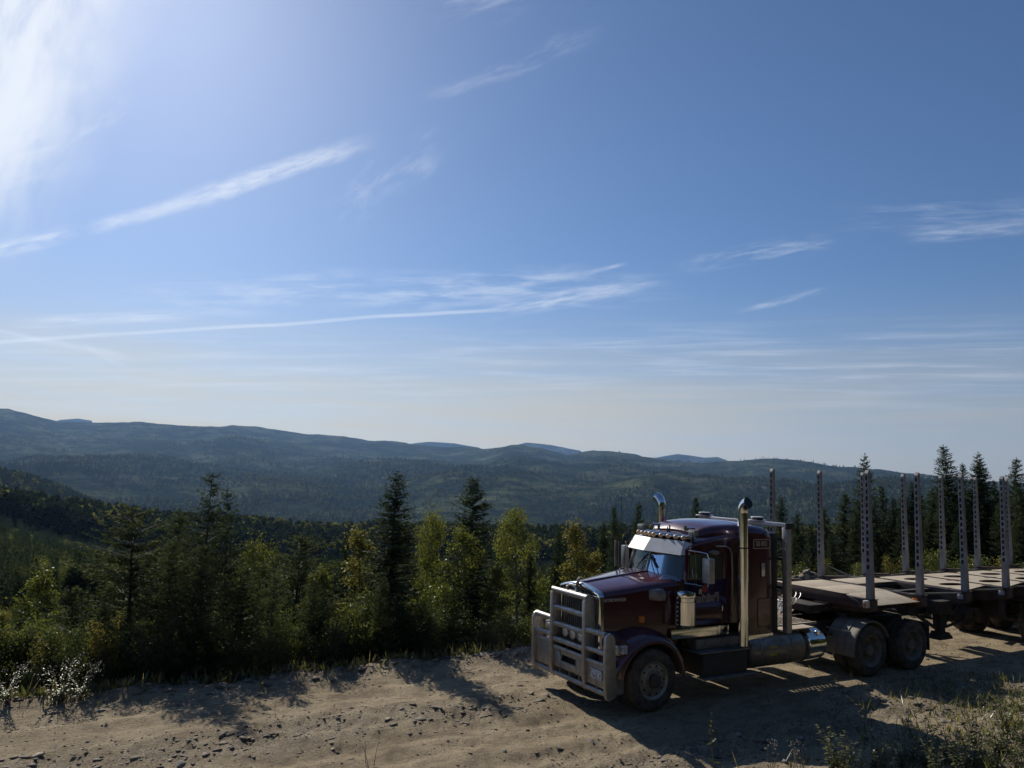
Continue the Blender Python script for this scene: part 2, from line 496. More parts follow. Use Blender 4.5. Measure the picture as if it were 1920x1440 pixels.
class MB:
    def __init__(self):
        self.v, self.f = [], []

    def add(self, verts, faces):
        k = len(self.v)
        self.v += [tuple(map(float, p)) for p in verts]
        self.f += [tuple(i+k for i in q) for q in faces]
        return self

    def box(self, x0, x1, y0, y1, z0, z1):
        v = [(x, y, z) for x in (x0, x1) for y in (y0, y1) for z in (z0, z1)]
        return self.add(v, [(0, 1, 3, 2), (4, 6, 7, 5), (0, 4, 5, 1), (2, 3, 7, 6), (0, 2, 6, 4), (1, 5, 7, 3)])

    def hexa(self, p):
        """8 corners: bottom 4 ccw, top 4 ccw"""
        return self.add(p, [(3, 2, 1, 0), (4, 5, 6, 7), (0, 1, 5, 4), (1, 2, 6, 5), (2, 3, 7, 6), (3, 0, 4, 7)])

    def prism(self, poly, axis, a, b):
        """closed polygon (pairs) extruded along axis from a to b; pairs fill the other two axes in xyz order"""
        n = len(poly)

        def P(q, t):
            return {'x': (t, q[0], q[1]), 'y': (q[0], t, q[1]), 'z': (q[0], q[1], t)}[axis]
        v = [P(q, a) for q in poly]+[P(q, b) for q in poly]
        f = [tuple(range(n)), tuple(range(2*n-1, n-1, -1))]
        f += [(i, (i+1) % n, n+(i+1) % n, n+i) for i in range(n)]
        return self.add(v, f)

    def bar(self, a, b, w, h, up=(0, 0, 1)):
        a, b = Vector(a), Vector(b)
        d = (b-a).normalized()
        u = Vector(up)
        if abs(d.dot(u)) > 0.98:
            u = Vector((1, 0, 0))
        s = d.cross(u).normalized()*w*0.5
        t = s.cross(d).normalized()*h*0.5
        return self.hexa([a-s-t, a+s-t, a+s+t, a-s+t, b-s-t, b+s-t, b+s+t, b-s+t])

    def tube(self, pts, r, n=10, caps=True, closed=False):
        pts = [Vector(p) for p in pts]
        rs = r if isinstance(r, (list, tuple)) else [r]*len(pts)
        N = len(pts)
        base = len(self.v)
        prev = None
        for i, p in enumerate(pts):
            if closed:
                d = (pts[(i+1) % N]-pts[i-1]).normalized()
            else:
                d = (pts[min(i+1, N-1)]-pts[max(i-1, 0)]).normalized()
            if prev is None:
                u = Vector((0, 0, 1)) if abs(d.z) < 0.9 else Vector((1, 0, 0))
                s = d.cross(u).normalized()
            else:
                s = (prev-d*prev.dot(d)).normalized()
            prev = s
            t = d.cross(s)
            for k in range(n):
                a = 2*math.pi*k/n
                q = p+(s*math.cos(a)+t*math.sin(a))*rs[i]
                self.v.append((q.x, q.y, q.z))
        for i in range(N if closed else N-1):
            j = (i+1) % N
            for k in range(n):
                l = (k+1) % n
                self.f.append((base+i*n+k, base+i*n+l, base+j*n+l, base+j*n+k))
        if caps and not closed:
            self.f.append(tuple(base+k for k in range(n-1, -1, -1)))
            self.f.append(tuple(base+(N-1)*n+k for k in range(n)))
        return self

    def lathe(self, prof, n=32, axis='y', c=(0, 0, 0), alt=None):
        """profile of (radius, along) pairs revolved about axis through c"""
        base = len(self.v)
        m = len(prof)
        for k in range(n):
            a = 2*math.pi*k/n
            for i, (r, t) in enumerate(prof):
                if alt and i in alt and k % 2:
                    r = r-alt[i]
                ca, sa = r*math.cos(a), r*math.sin(a)
                p = {'y': (ca, t, sa), 'x': (t, ca, sa), 'z': (ca, sa, t)}[axis]
                self.v.append((p[0]+c[0], p[1]+c[1], p[2]+c[2]))
        for k in range(n):
            l = (k+1) % n
            for i in range(m-1):
                self.f.append((base+k*m+i, base+l*m+i, base+l*m+i+1, base+k*m+i+1))
        return self

    def loft(self, secs, closed=False, caps=True):
        base = len(self.v)
        m = len(secs[0])
        for s in secs:
            self.v += [tuple(map(float, p)) for p in s]
        for i in range(len(secs)-1):
            for k in range(m if closed else m-1):
                l = (k+1) % m
                self.f.append((base+i*m+k, base+i*m+l, base+(i+1)*m+l, base+(i+1)*m+k))
        if caps and closed:
            self.f.append(tuple(base+k for k in range(m-1, -1, -1)))
            self.f.append(tuple(base+(len(secs)-1)*m+k for k in range(m)))
        return self

    def mesh(self, name, m, bevel=0.0, smooth=35, segs=2):
        me = bpy.data.meshes.new(name)
        me.from_pydata(self.v, [], self.f)
        bm = bmesh.new()
        bm.from_mesh(me)
        bmesh.ops.remove_doubles(bm, verts=bm.verts, dist=1e-5)
        bmesh.ops.recalc_face_normals(bm, faces=bm.faces)
        if bevel:
            es = [e for e in bm.edges if len(e.link_faces) == 2 and e.calc_face_angle(0) > R(32)]
            bmesh.ops.bevel(bm, geom=es, offset=bevel, segments=segs, profile=0.6, affect='EDGES', clamp_overlap=True)
        bm.to_mesh(me)
        bm.free()
        if smooth:
            me.shade_smooth()
            me.set_sharp_from_angle(angle=R(smooth))
        if m is not None:
            me.materials.append(m)
        return me

    def build(self, name, m, parent=None, bevel=0.0, smooth=35, at=None, segs=2):
        return link(name, self.mesh(name, m, bevel, smooth, segs), parent, at)


def copy_tree(o, loc, parent=None, scale=None, rotz=None):
    c = o.copy()
    col.objects.link(c)
    if parent is not None:
        c.parent = parent
    if loc is not None:
        c.location = loc
    if scale is not None:
        c.scale = scale
    if rotz is not None:
        c.rotation_euler[2] = rotz
    for ch in list(o.children):
        copy_tree(ch, None, c)
    return c


def text(name, body, size, m, parent, loc, mirror=True, depth=0.004, shear=0.0, offset=0.0, rot=0.0, spacing=1.0, yaw=0.0):
    cu = bpy.data.curves.new(name, 'FONT')
    cu.body = body
    cu.size = size
    cu.extrude = depth
    cu.offset = offset
    cu.shear = shear
    cu.align_x = 'CENTER'
    cu.align_y = 'CENTER'
    cu.space_character = spacing
    cu.resolution_u = 2
    tmp = bpy.data.objects.new('tmp', cu)
    col.objects.link(tmp)
    dg = bpy.context.evaluated_depsgraph_get()
    me = bpy.data.meshes.new_from_object(tmp.evaluated_get(dg))
    bpy.data.objects.remove(tmp)
    bpy.data.curves.remove(cu)
    sx = -1.0 if mirror else 1.0
    cr, sr = math.cos(rot), math.sin(rot)
    for v in me.vertices:
        x, y, z = v.co
        x *= sx
        x, y = x*cr-y*sr, x*sr+y*cr
        v.co = (x*math.cos(yaw)+z*math.sin(yaw), x*math.sin(yaw)-z*math.cos(yaw), y)
    me.materials.clear()
    me.materials.append(m)
    if mirror:
        me.flip_normals()
    me.name = name
    return link(name, me, parent, loc)


# ------------------------------------------------------------------ numeric noise
def _hash(ix, iy, seed):
    h = (ix.astype(np.int64)*374761393+iy.astype(np.int64)*668265263+seed*1442695041) & 0xffffffff
    h = ((h ^ (h >> 13))*1274126177) & 0xffffffff
    return ((h ^ (h >> 16)) & 0xffff)/65535.0


def vnoise(x, y, seed=0):
    ix, iy = np.floor(x), np.floor(y)
    fx, fy = x-ix, y-iy
    fx, fy = fx*fx*(3-2*fx), fy*fy*(3-2*fy)
    a, b = _hash(ix, iy, seed), _hash(ix+1, iy, seed)
    c, d = _hash(ix, iy+1, seed), _hash(ix+1, iy+1, seed)
    return (a*(1-fx)+b*fx)*(1-fy)+(c*(1-fx)+d*fx)*fy-0.5


def fbm(x, y, seed=0, octs=4, gain=0.5):
    s, a, t = 0, 1.0, 0
    for i in range(octs):
        s = s+a*vnoise(x*2**i+17.3*i, y*2**i-9.1*i, seed+i)
        t += a
        a *= gain
    return s/t


def sstep(x, a, b):
    t = np.clip((x-a)/(b-a), 0, 1)
    return t*t*(3-2*t)

# ------------------------------------------------------------------ terrain
def px_az(px):
    return azel(px, 890)[0]


RIDGE = [(-900, 800), (-400, 770), (-120, 752), (0, 765), (30, 772), (75, 785), (100, 791), (180, 792), (250, 790), (330, 797), (400, 799), (430, 796),
         (480, 801), (560, 811), (640, 815), (690, 824), (740, 826), (830, 836), (905, 841), (960, 832), (1010, 838), (1060, 852),
         (1110, 842), (1160, 846), (1230, 859), (1310, 867), (1380, 862), (1450, 856), (1530, 866), (1570, 874), (1640, 877),
         (1700, 885), (1760, 889), (1830, 898), (1920, 906), (2100, 915), (2500, 935), (3200, 960)]
RIDGE_D = [(-900, 6500), (700, 6300), (900, 5600), (970, 5200), (1110, 5600), (1260, 4800), (1400, 4700), (1900, 5200), (3200, 5400)]
FAR = [(-900, 960), (40, 960), (75, 800), (100, 785), (135, 783), (165, 788), (200, 960), (730, 960), (760, 832), (800, 827), (850, 830), (900, 838),
       (930, 960), (955, 835), (985, 829), (1030, 834), (1090, 845), (1120, 960), (1200, 960), (1225, 858), (1270, 850), (1320, 857), (1345, 856), (1380, 870), (1420, 960), (3200, 980)]
COLS = [-900, -300, 0, 300, 600, 960, 1300, 1600, 1920, 2300, 3200]
ROWS = {  # distance: pixel row of the bare ground for the columns above
    150: [1050, 1055, 1062, 1085, 1110, 1110, 1100, 1090, 1085, 1080, 1080],
    400: [962, 966, 974, 1036, 1060, 1052, 1052, 1045, 1040, 1045, 1050],
    460: [952, 956, 963, 1006, 1032, 1032, 1035, 1035, 1030, 1035, 1040],
    900: [985, 985, 990, 1010, 1032, 1032, 1035, 1035, 1032, 1035, 1040],
}
_azc = np.array([px_az(p) for p in COLS])
_n = len(COLS)


def _z_at(px, py, r):
    return CAM[2]+r*math.tan(azel(px, py)[1])


K_R = [20.0, 40.0, 70.0, 150.0, 400.0, 460.0, 900.0]
K_Z = [np.full(_n, -3.0), np.full(_n, -5.0), np.full(_n, -8.0)]
for _rr in (150, 400, 460, 900):
    K_Z.append(np.array([_z_at(p, y, _rr) for p, y in zip(COLS, ROWS[_rr])]))
_rid_az = np.array([px_az(p) for p, _ in RIDGE])
_rid_el = np.array([math.tan(azel(p, y)[1]) for p, y in RIDGE])
_rd_az = np.array([px_az(p) for p, _ in RIDGE_D])
_rd = np.array([d for _, d in RIDGE_D], float)
_far_az = np.array([px_az(p) for p, _ in FAR])
_far_el = np.array([math.tan(azel(p, y)[1]) for p, y in FAR])
BUMPS = [(880, 2500, 110, 380, 60), (700, 3300, 120, 500, 50), (300, 3000, 160, 500, 45), (520, 2300, 130, 350, 30), (1250, 2600, 140, 450, 55),
         (1500, 2100, 200, 350, 45), (100, 2300, 120, 300, 40), (1080, 3400, 110, 420, 40), (480, 4300, 140, 500, 60), (1750, 2400, 150, 400, 40)]
HILL2 = [(-900, 880), (-300, 850), (-60, 868), (0, 874), (60, 886), (130, 908), (200, 938), (260, 962), (330, 1000), (400, 1040)]
_h2_az = np.array([px_az(p) for p, _ in HILL2])
_h2_el = np.array([math.tan(azel(p, y)[1]) for p, y in HILL2])


def profile(az, r):
    """terrain height away from the road, from bearing and distance"""
    az = np.clip(az, _azc[0], _azc[-1])
    rd = np.interp(az, _rd_az, _rd)
    zr = CAM[2]+rd*np.interp(az, _rid_az, _rid_el)-11.0
    knots_r = [np.full_like(az, k) for k in K_R]
    knots_z = [np.interp(az, _azc, kz) for kz in K_Z]
    z9 = knots_z[-1]
    low = np.minimum(z9-25, -75)
    knots_r += [rd*0.30, rd*0.50, rd*0.74, rd*0.93, rd, rd*1.06, rd*1.15]
    knots_z += [low, low+(zr-low)*0.16, low+(zr-low)*0.55, low+(zr-low)*0.93, zr, zr-35, zr*0.3-180]
    zf = CAM[2]+9000*np.interp(az, _far_az, _far_el)
    knots_r += [np.full_like(az, 7900.0), np.full_like(az, 9000.0), np.full_like(az, 10200.0), np.full_like(az, 20000.0)]
    knots_z += [np.full_like(az, -250.0), zf, np.full_like(az, -250.0), np.full_like(az, -300.0)]
    Rk = np.log(np.array(knots_r))
    Zk = np.array(knots_z)
    L = np.log(np.clip(r, 20.0, 19999.0))
    out = np.zeros_like(az)
    K = len(Rk)
    slopes = np.zeros_like(Zk)
    dz = (Zk[1:]-Zk[:-1])/(Rk[1:]-Rk[:-1])
    same = (dz[1:]*dz[:-1]) > 0
    slopes[1:-1] = np.where(same, 2*dz[1:]*dz[:-1]/np.where(same, dz[1:]+dz[:-1], 1), 0)
    slopes[0], slopes[-1] = dz[0], dz[-1]
    for i in range(K-1):
        m = (L >= Rk[i]) & (L <= Rk[i+1])
        h = Rk[i+1]-Rk[i]
        t = np.clip((L-Rk[i])/h, 0, 1)
        a = (2*t**3-3*t**2+1)*Zk[i]+(t**3-2*t**2+t)*h*slopes[i]+(-2*t**3+3*t**2)*Zk[i+1]+(t**3-t**2)*h*slopes[i+1]
        out = np.where(m, a, out)
    # a nearer wooded hill on the far left
    base12 = np.interp(az, _azc, K_Z[-1])
    h2 = CAM[2]+1250*np.interp(az, _h2_az, _h2_el)
    out = out+np.maximum(0, h2-base12)*np.exp(-((np.log(np.maximum(r, 1))-math.log(1250))/0.20)**2)
    for (p, br, dw, dr, h) in BUMPS:
        out = out+h*np.exp(-((az-px_az(p))/(dw/F_PX))**2-((r-br)/dr)**2)
    return out


def edge_y(x):
    return 4.72+2.6*sstep(x, 4.5, 10.5)+0.45*fbm(x/3.0, x*0+3.3, 5, 3)


def rocky(x, y):
    """0 on the smooth wheel tracks, 1 on the stony strips"""
    wob = 0.6*fbm(x/5.0, y/3.0, 21, 3)
    yy = y+wob
    band = np.exp(-((yy-1.35)/0.55)**2)*sstep(-x, -1.5, 1.0)+np.exp(-((yy+1.9)/0.75)**2)+0.8*sstep(yy, 3.7, 4.6)
    band = band+0.9*sstep(-yy, 2.8, 3.6)
    return np.clip(band*(0.75+0.9*fbm(x/1.3, y/0.8, 31, 3)), 0, 1)


def height(x, y):
    x, y = np.asarray(x, float), np.asarray(y, float)
    dx, dy = x-CAM[0], y-CAM[1]
    r = np.hypot(dx, dy)
    az = np.arctan2(dx, dy)
    d = y-edge_y(x)
    rk = rocky(x, y)
    on = 1-sstep(d, 0.0, 1.2)
    calm = 1-0.75*sstep(x, -1.6, -0.8)*(1-sstep(x, 15, 17))*sstep(y, -0.5, -0.1)*(1-sstep(y, 2.6, 3.0))
    near = 1-sstep(r, 45, 60)
    z = (0.10*fbm(x/2.6, y/1.6, 3, 3)+(0.042+0.095*rk)*fbm(x/0.42, y/0.36, 7, 5, 0.62)*2)*calm*near
    wy = y+0.35*fbm(x/6.0, x*0+1.7, 61, 2)
    for yc in (3.35, 2.75, 0.35, -0.25, -1.0):
        z = z-0.032*np.exp(-((wy-yc)/0.17)**2)*near*calm
    for yc in (3.05, 1.9, 0.95, -0.6):
        z = z+0.035*np.exp(-((wy-yc)/0.22)**2)*near*calm*(0.6+1.2*fbm(x/0.8, y/0.5, 62, 3))
    z = z+(0.022+0.045*rk)*vnoise(x/0.12, y/0.11, 51)*calm*near
    berm = np.exp(-((y-6.6)/1.0)**2)*sstep(x, 7.5, 11.5)*(0.75+0.9*fbm(x/1.2, y/0.8, 9, 4))
    z = z+berm*near
    lip = 0.14*np.exp(-((d+0.25)/0.35)**2)*(0.6+1.6*fbm(x/0.7, y/0.5, 13, 3))*near
    z = z+lip
    slope = -0.40*np.clip(d, 0, 60)+0.35*fbm(x/1.8, y/1.8, 15, 3)*sstep(d, 0.3, 2.5)*near
    w = sstep(d, 4, 24)
    rough = fbm(x/700, y/700, 41, 5)*150*sstep(r, 900, 2600)*(1-0.8*np.exp(-((r/np.interp(np.clip(az, _azc[0], _azc[-1]), _rd_az, _rd)-1)/0.12)**2))
    rough = rough+fbm(x/190, y/190, 43, 4)*34*sstep(r, 500, 1800)
    rough = rough+fbm(x/45, y/45, 44, 3)*4*sstep(r, 60, 160)
    rough = rough*(1-0.8*sstep(r, 7500, 8500))
    far = profile(az, r)+rough
    z = z+(1-w)*np.where(d > 0, slope, 0)+w*far
    bank = 2.35*(1-sstep(r, 2.0, 7.5))+0.55*np.exp(-((x-6.2)/3.6)**2-((y+4.9)/1.6)**2)*(1+0.8*fbm(x/0.8, y/0.8, 19, 3))
    up = 0.46*np.clip(-14.5-y, 0, 150)*(1+0.25*fbm(x/14, y/14, 23, 3))  # unseen rise added behind the viewpoint, blocks part of the sky
    return z+bank+up


def ring_grid(name, radii, m, kind):
    dense = np.arange(-41.0, 41.01, 0.16)
    coarse = np.concatenate([np.arange(-180, -41.0, 4.63), dense, np.arange(44.0, 180.0, 4.53)])
    th = np.radians(coarse)+_yaw
    na, nr = len(th), len(radii)
    Rr, Th = np.meshgrid(np.array(radii), th, indexing='ij')
    x, y = CAM[0]+Rr*np.sin(Th), CAM[1]+Rr*np.cos(Th)
    z = height(x, y)
    co = np.stack([x, y, z], -1).reshape(-1, 3)
    i = np.arange(nr-1)[:, None]*na
    k = np.arange(na)[None, :]
    k2 = (k+1) % na
    q = np.stack([i+k, i+na+k, i+na+k2, i+k2], -1).reshape(-1, 4)
    me = bpy.data.meshes.new(name)
    me.vertices.add(len(co))
    me.vertices.foreach_set('co', co.ravel())
    me.loops.add(len(q)*4)
    me.loops.foreach_set('vertex_index', q.ravel().astype(np.int32))
    me.polygons.add(len(q))
    me.polygons.foreach_set('loop_start', np.arange(0, len(q)*4, 4, dtype=np.int32))
    me.polygons.foreach_set('loop_total', np.full(len(q), 4, dtype=np.int32))
    me.update(calc_edges=True)
    at = me.attributes.new('rocky', 'FLOAT', 'POINT')
    at.data.foreach_set('value', rocky(co[:, 0], co[:, 1]).astype(np.float32))
    d = co[:, 1]-edge_y(co[:, 0])
    at = me.attributes.new('verge', 'FLOAT', 'POINT')
    at.data.foreach_set('value', np.maximum(sstep(d, 0.1, 1.6), sstep(-co[:, 1], 12.5, 14.5)).astype(np.float32))  # soil tone also on the unseen rise behind the viewpoint, darkens reflections
    me.shade_smooth()
    me.materials.append(m)
    o = bpy.data.objects.new(name, me)
    col.objects.link(o)
    tag(o, kind='structure')
    return o


def node_mix(nt, fac, a, b):
    mx = nt.nodes.new('ShaderNodeMix')
    mx.data_type = 'RGBA'
    if isinstance(fac, float):
        mx.inputs['Factor'].default_value = fac
    else:
        nt.links.new(fac, mx.inputs['Factor'])
    for s, v in (('A', a), ('B', b)):
        if isinstance(v, tuple):
            mx.inputs[s].default_value = (*v, 1)
        else:
            nt.links.new(v, mx.inputs[s])
    return mx.outputs['Result']


def node_noise(nt, vec, scale, detail=6, rough=0.6, lo=0.35, hi=0.65, stretch=None):
    if stretch:
        mp = nt.nodes.new('ShaderNodeMapping')
        mp.inputs['Scale'].default_value = stretch
        nt.links.new(vec, mp.inputs[0])
        vec = mp.outputs[0]
    n = nt.nodes.new('ShaderNodeTexNoise')
    n.inputs['Scale'].default_value = scale
    n.inputs['Detail'].default_value = detail
    n.inputs['Roughness'].default_value = rough
    nt.links.new(vec, n.inputs['Vector'])
    mr = nt.nodes.new('ShaderNodeMapRange')
    mr.inputs[1].default_value = lo
    mr.inputs[2].default_value = hi
    nt.links.new(n.outputs['Fac'], mr.inputs[0])
    return mr.outputs[0], n.outputs['Fac']


def ground_mat():
    m = bpy.data.materials.new('gravel_dirt')
    m.use_nodes = True
    nt = m.node_tree
    b = nt.nodes['Principled BSDF']
    b.inputs['Roughness'].default_value = 0.95
    b.inputs['Specular IOR Level'].default_value = 0.2
    tc_ = nt.nodes.new('ShaderNodeTexCoord')
    v = tc_.outputs['Object']
    a1 = nt.nodes.new('ShaderNodeAttribute')
    a1.attribute_name = 'rocky'
    a2 = nt.nodes.new('ShaderNodeAttribute')
    a2.attribute_name = 'verge'
    n1, _ = node_noise(nt, v, 1.1, 7, 0.65, 0.36, 0.66, (0.45, 1, 1))
    tan = node_mix(nt, n1, (0.345, 0.262, 0.156), (0.460, 0.362, 0.225))
    n2, _ = node_noise(nt, v, 22, 4, 0.7, 0.40, 0.60)
    grey = node_mix(nt, n2, (0.110, 0.093, 0.072), (0.290, 0.252, 0.195))
    c = node_mix(nt, a1.outputs['Fac'], tan, grey)
    n3, _ = node_noise(nt, v, 55, 3, 0.8, 0.50, 0.60)
    c = node_mix(nt, n3, c, (0.56, 0.48, 0.34))
    n3b, _ = node_noise(nt, v, 30, 4, 0.8, 0.545, 0.65)
    c = node_mix(nt, n3b, c, (0.075, 0.060, 0.042))
    n4, _ = node_noise(nt, v, 0.5, 5, 0.6, 0.50, 0.75)
    c = node_mix(nt, n4, c, (0.26, 0.20, 0.115))
    n7, _ = node_noise(nt, v, 3.2, 7, 0.72, 0.44, 0.62, (0.42, 1, 1))
    f7 = nt.nodes.new('ShaderNodeMath')
    f7.operation = 'MULTIPLY'
    nt.links.new(n7, f7.inputs[0])
    f7.inputs[1].default_value = 0.80
    c = node_mix(nt, f7.outputs[0], c, (0.175, 0.135, 0.088))
    n8, _ = node_noise(nt, v, 11, 6, 0.75, 0.50, 0.66, (0.6, 1, 1))
    f8 = nt.nodes.new('ShaderNodeMath')
    f8.operation = 'MULTIPLY'
    nt.links.new(n8, f8.inputs[0])
    f8.inputs[1].default_value = 0.6
    c = node_mix(nt, f8.outputs[0], c, (0.44, 0.35, 0.225))
    n5, _ = node_noise(nt, v, 5, 5, 0.7, 0.4, 0.6)
    soil = node_mix(nt, n5, (0.030, 0.030, 0.018), (0.058, 0.058, 0.028))
    c = node_mix(nt, a2.outputs['Fac'], c, soil)
    nt.links.new(c, b.inputs['Base Color'])
    _, h1 = node_noise(nt, v, 26, 8, 0.8)
    bp = nt.nodes.new('ShaderNodeBump')
    bp.inputs['Strength'].default_value = 1.0
    bp.inputs['Distance'].default_value = 0.05
    nt.links.new(h1, bp.inputs['Height'])
    nt.links.new(bp.outputs[0], b.inputs['Normal'])
    return m


def hill_mat():
    m = bpy.data.materials.new('forested_hillside')
    m.use_nodes = True
    nt = m.node_tree
    b = nt.nodes['Principled BSDF']
    b.inputs['Roughness'].default_value = 1.0
    b.inputs['Specular IOR Level'].default_value = 0.0
    tc_ = nt.nodes.new('ShaderNodeTexCoord')
    v = tc_.outputs['Object']
    n1, _ = node_noise(nt, v, 1/420.0, 6, 0.6, 0.40, 0.54)
    n2, _ = node_noise(nt, v, 1/150.0, 7, 0.7, 0.42, 0.60)
    n3, _ = node_noise(nt, v, 1/28.0, 6, 0.75, 0.40, 0.62)
    forest = node_mix(nt, n3, (0.008, 0.014, 0.009), (0.032, 0.044, 0.020))
    open_ = node_mix(nt, n3, (0.048, 0.062, 0.026), (0.135, 0.145, 0.068))
    mul = nt.nodes.new('ShaderNodeMath')
    mul.operation = 'MULTIPLY'
    nt.links.new(n1, mul.inputs[0])
    nt.links.new(n2, mul.inputs[1])
    c = node_mix(nt, mul.outputs[0], forest, open_)
    n6, _ = node_noise(nt, v, 1/300.0, 5, 0.6, 0.58, 0.70)
    c = node_mix(nt, n6, c, (0.085, 0.080, 0.072))
    nt.links.new(c, b.inputs['Base Color'])
    _, h = node_noise(nt, v, 1/14.0, 6, 0.8)
    bp = nt.nodes.new('ShaderNodeBump')
    bp.inputs['Strength'].default_value = 1.0
    bp.inputs['Distance'].default_value = 7.0
    nt.links.new(h, bp.inputs['Height'])
    nt.links.new(bp.outputs[0], b.inputs['Normal'])
    return m


M['ground'] = ground_mat()
M['hill'] = hill_mat()
R_SPLIT = 60.0
_near = np.exp(np.arange(math.log(1.2), math.log(R_SPLIT), 0.0095))
_near = np.append(_near[:-1], R_SPLIT)
_farr = np.exp(np.arange(math.log(R_SPLIT), math.log(11600.0), 0.022))
_farr[0] = R_SPLIT
ground = ring_grid('ground', _near, M['ground'], 'structure')
hills = ring_grid('hills', _farr, M['hill'], 'structure')


def H(x, y):
    return float(height(np.array([x]), np.array([y]))[0])


def at_bearing(px, r):
    """ground point on the bearing of an image column at a distance"""
    a = px_az(px)
    x, y = CAM[0]+r*math.sin(a), CAM[1]+r*math.cos(a)
    return x, y, H(x, y)


# ------------------------------------------------------------------ haze over the valley
HAZE_DENSITY = 4.2e-5
_hz = MB().box(-12000, 12000, -12000, 12000, -480, 800)
_hm = bpy.data.materials.new('valley_haze')
_hm.use_nodes = True
_hm.node_tree.nodes.clear()
_pv = _hm.node_tree.nodes.new('ShaderNodeVolumePrincipled')
_pv.inputs['Color'].default_value = (0.33, 0.57, 1.0, 1)
_pv.inputs['Density'].default_value = HAZE_DENSITY
_pv.inputs['Anisotropy'].default_value = 0.35
_ho = _hm.node_tree.nodes.new('ShaderNodeOutputMaterial')
_hm.node_tree.links.new(_pv.outputs[0], _ho.inputs['Volume'])
haze = _hz.build('haze', _hm, smooth=0)
tag(haze, kind='stuff')

# ------------------------------------------------------------------ the truck tractor (x back, y away from the camera side, z up)
truck = empty('semi_truck', (3.0, 1.22, 0.0))
tag(truck, 'dark maroon conventional truck tractor with silver bull bar and twin chrome stacks', 'truck')
Y2 = 2.44


def both(fn):
    """build a piece on the near side and its mirror on the far side"""
    return [fn(lambda y: y), fn(lambda y: Y2-y)]


# ---- wheels
def tyre_mesh(lug):
    mb = MB()
    prof = [(0.300, 0.045), (0.315, 0.012), (0.36, -0.005), (0.43, -0.008), (0.485, 0.008), (0.515, 0.030), (0.527, 0.052), (0.530, 0.10),
            (0.530, 0.18), (0.527, 0.228), (0.515, 0.250), (0.485, 0.272), (0.43, 0.288), (0.36, 0.285), (0.315, 0.268), (0.300, 0.235)]
    mb.lathe(prof, 88, 'y', alt={6: lug, 7: lug*0.9, 8: lug*0.9, 9: lug, 5: lug*0.6, 10: lug*0.6} if lug else None)
    for yy in (0.105, 0.14, 0.175):
        mb.lathe([(0.5315, yy-0.004), (0.533, yy), (0.5315, yy+0.004)], 60, 'y')
    return mb.mesh('tyre', M['rubber'], smooth=30)


def rim_front_mesh():
    mb = MB()
    mb.lathe([(0.318, 0.020), (0.322, 0.0), (0.305, 0.004), (0.290, 0.022), (0.275, 0.030), (0.205, 0.020), (0.195, 0.008), (0.118, 0.004)], 48, 'y')
    for k in range(10):
        a = 2*math.pi*(k+0.5)/10
        c = (0.160*math.cos(a), -0.012, 0.160*math.sin(a))
        mb.lathe([(0.0, -0.02), (0.014, -0.02), (0.019, -0.012), (0.019, 0.02)], 6, 'y', c)
    return mb.mesh('rim', M['alu'], smooth=30)


def hub_mesh():
    mb = MB().lathe([(0.119, 0.006), (0.118, -0.010), (0.110, -0.06), (0.086, -0.075), (0.05, -0.08), (0.0, -0.08)], 32, 'y')
    return mb.mesh('hub', M['black_steel'], smooth=30)


def rim_hole_mesh():
    mb = MB().lathe([(0.0, 0.0), (0.018, 0.0), (0.021, 0.004)], 12, 'y')
    return mb.mesh('rim_hole', M['black'], smooth=0)


def rim_rear_mesh():
    mb = MB()
    mb.lathe([(0.318, 0.030), (0.324, 0.006), (0.306, 0.012), (0.288, 0.05), (0.270, 0.10), (0.258, 0.15), (0.190, 0.158), (0.120, 0.155),
              (0.112, 0.13), (0.108, 0.03), (0.088, 0.018), (0.0, 0.016)], 48, 'y')
    for k in range(10):
        a = 2*math.pi*(k+0.5)/10
        mb.lathe([(0.0, 0.115), (0.018, 0.115), (0.02, 0.16)], 6, 'y', (0.155*math.cos(a), 0.0, 0.155*math.sin(a)))
        mb.lathe([(0.0, 0.008), (0.010, 0.008), (0.012, 0.02)], 6, 'y', (0.075*math.cos(a), 0.0, 0.075*math.sin(a)))
    return mb.mesh('rim', M['rim_dusty'], smooth=30)


TY_F, TY_R, RM_F, RM_H, RM_R, HUB = tyre_mesh(0.004), tyre_mesh(0.012), rim_front_mesh(), rim_hole_mesh(), rim_rear_mesh(), hub_mesh()


def wheel(parent, x, y, near, front, z=0.525, name='wheel'):
    e = empty(name, (0, 0, 0))
    e.parent = parent
    e.location = Vector((x, y, z))-world_loc(parent)
    if not near:
        e.rotation_euler = (0, 0, math.pi)
    for nm, me in ((('tyre', TY_F), ('rim', RM_F), ('hub', HUB)) if front else (('tyre', TY_R), ('rim', RM_R))):
        o = bpy.data.objects.new(nm, me)
        col.objects.link(o)
        o.parent = e
    for k in range(10 if front else 0):
        a = 2*math.pi*k/10
        o = bpy.data.objects.new('rim_hole', RM_H)
        col.objects.link(o)
        o.parent = e
        o.location = (0.241*math.cos(a), 0.0195, 0.241*math.sin(a))
    return e


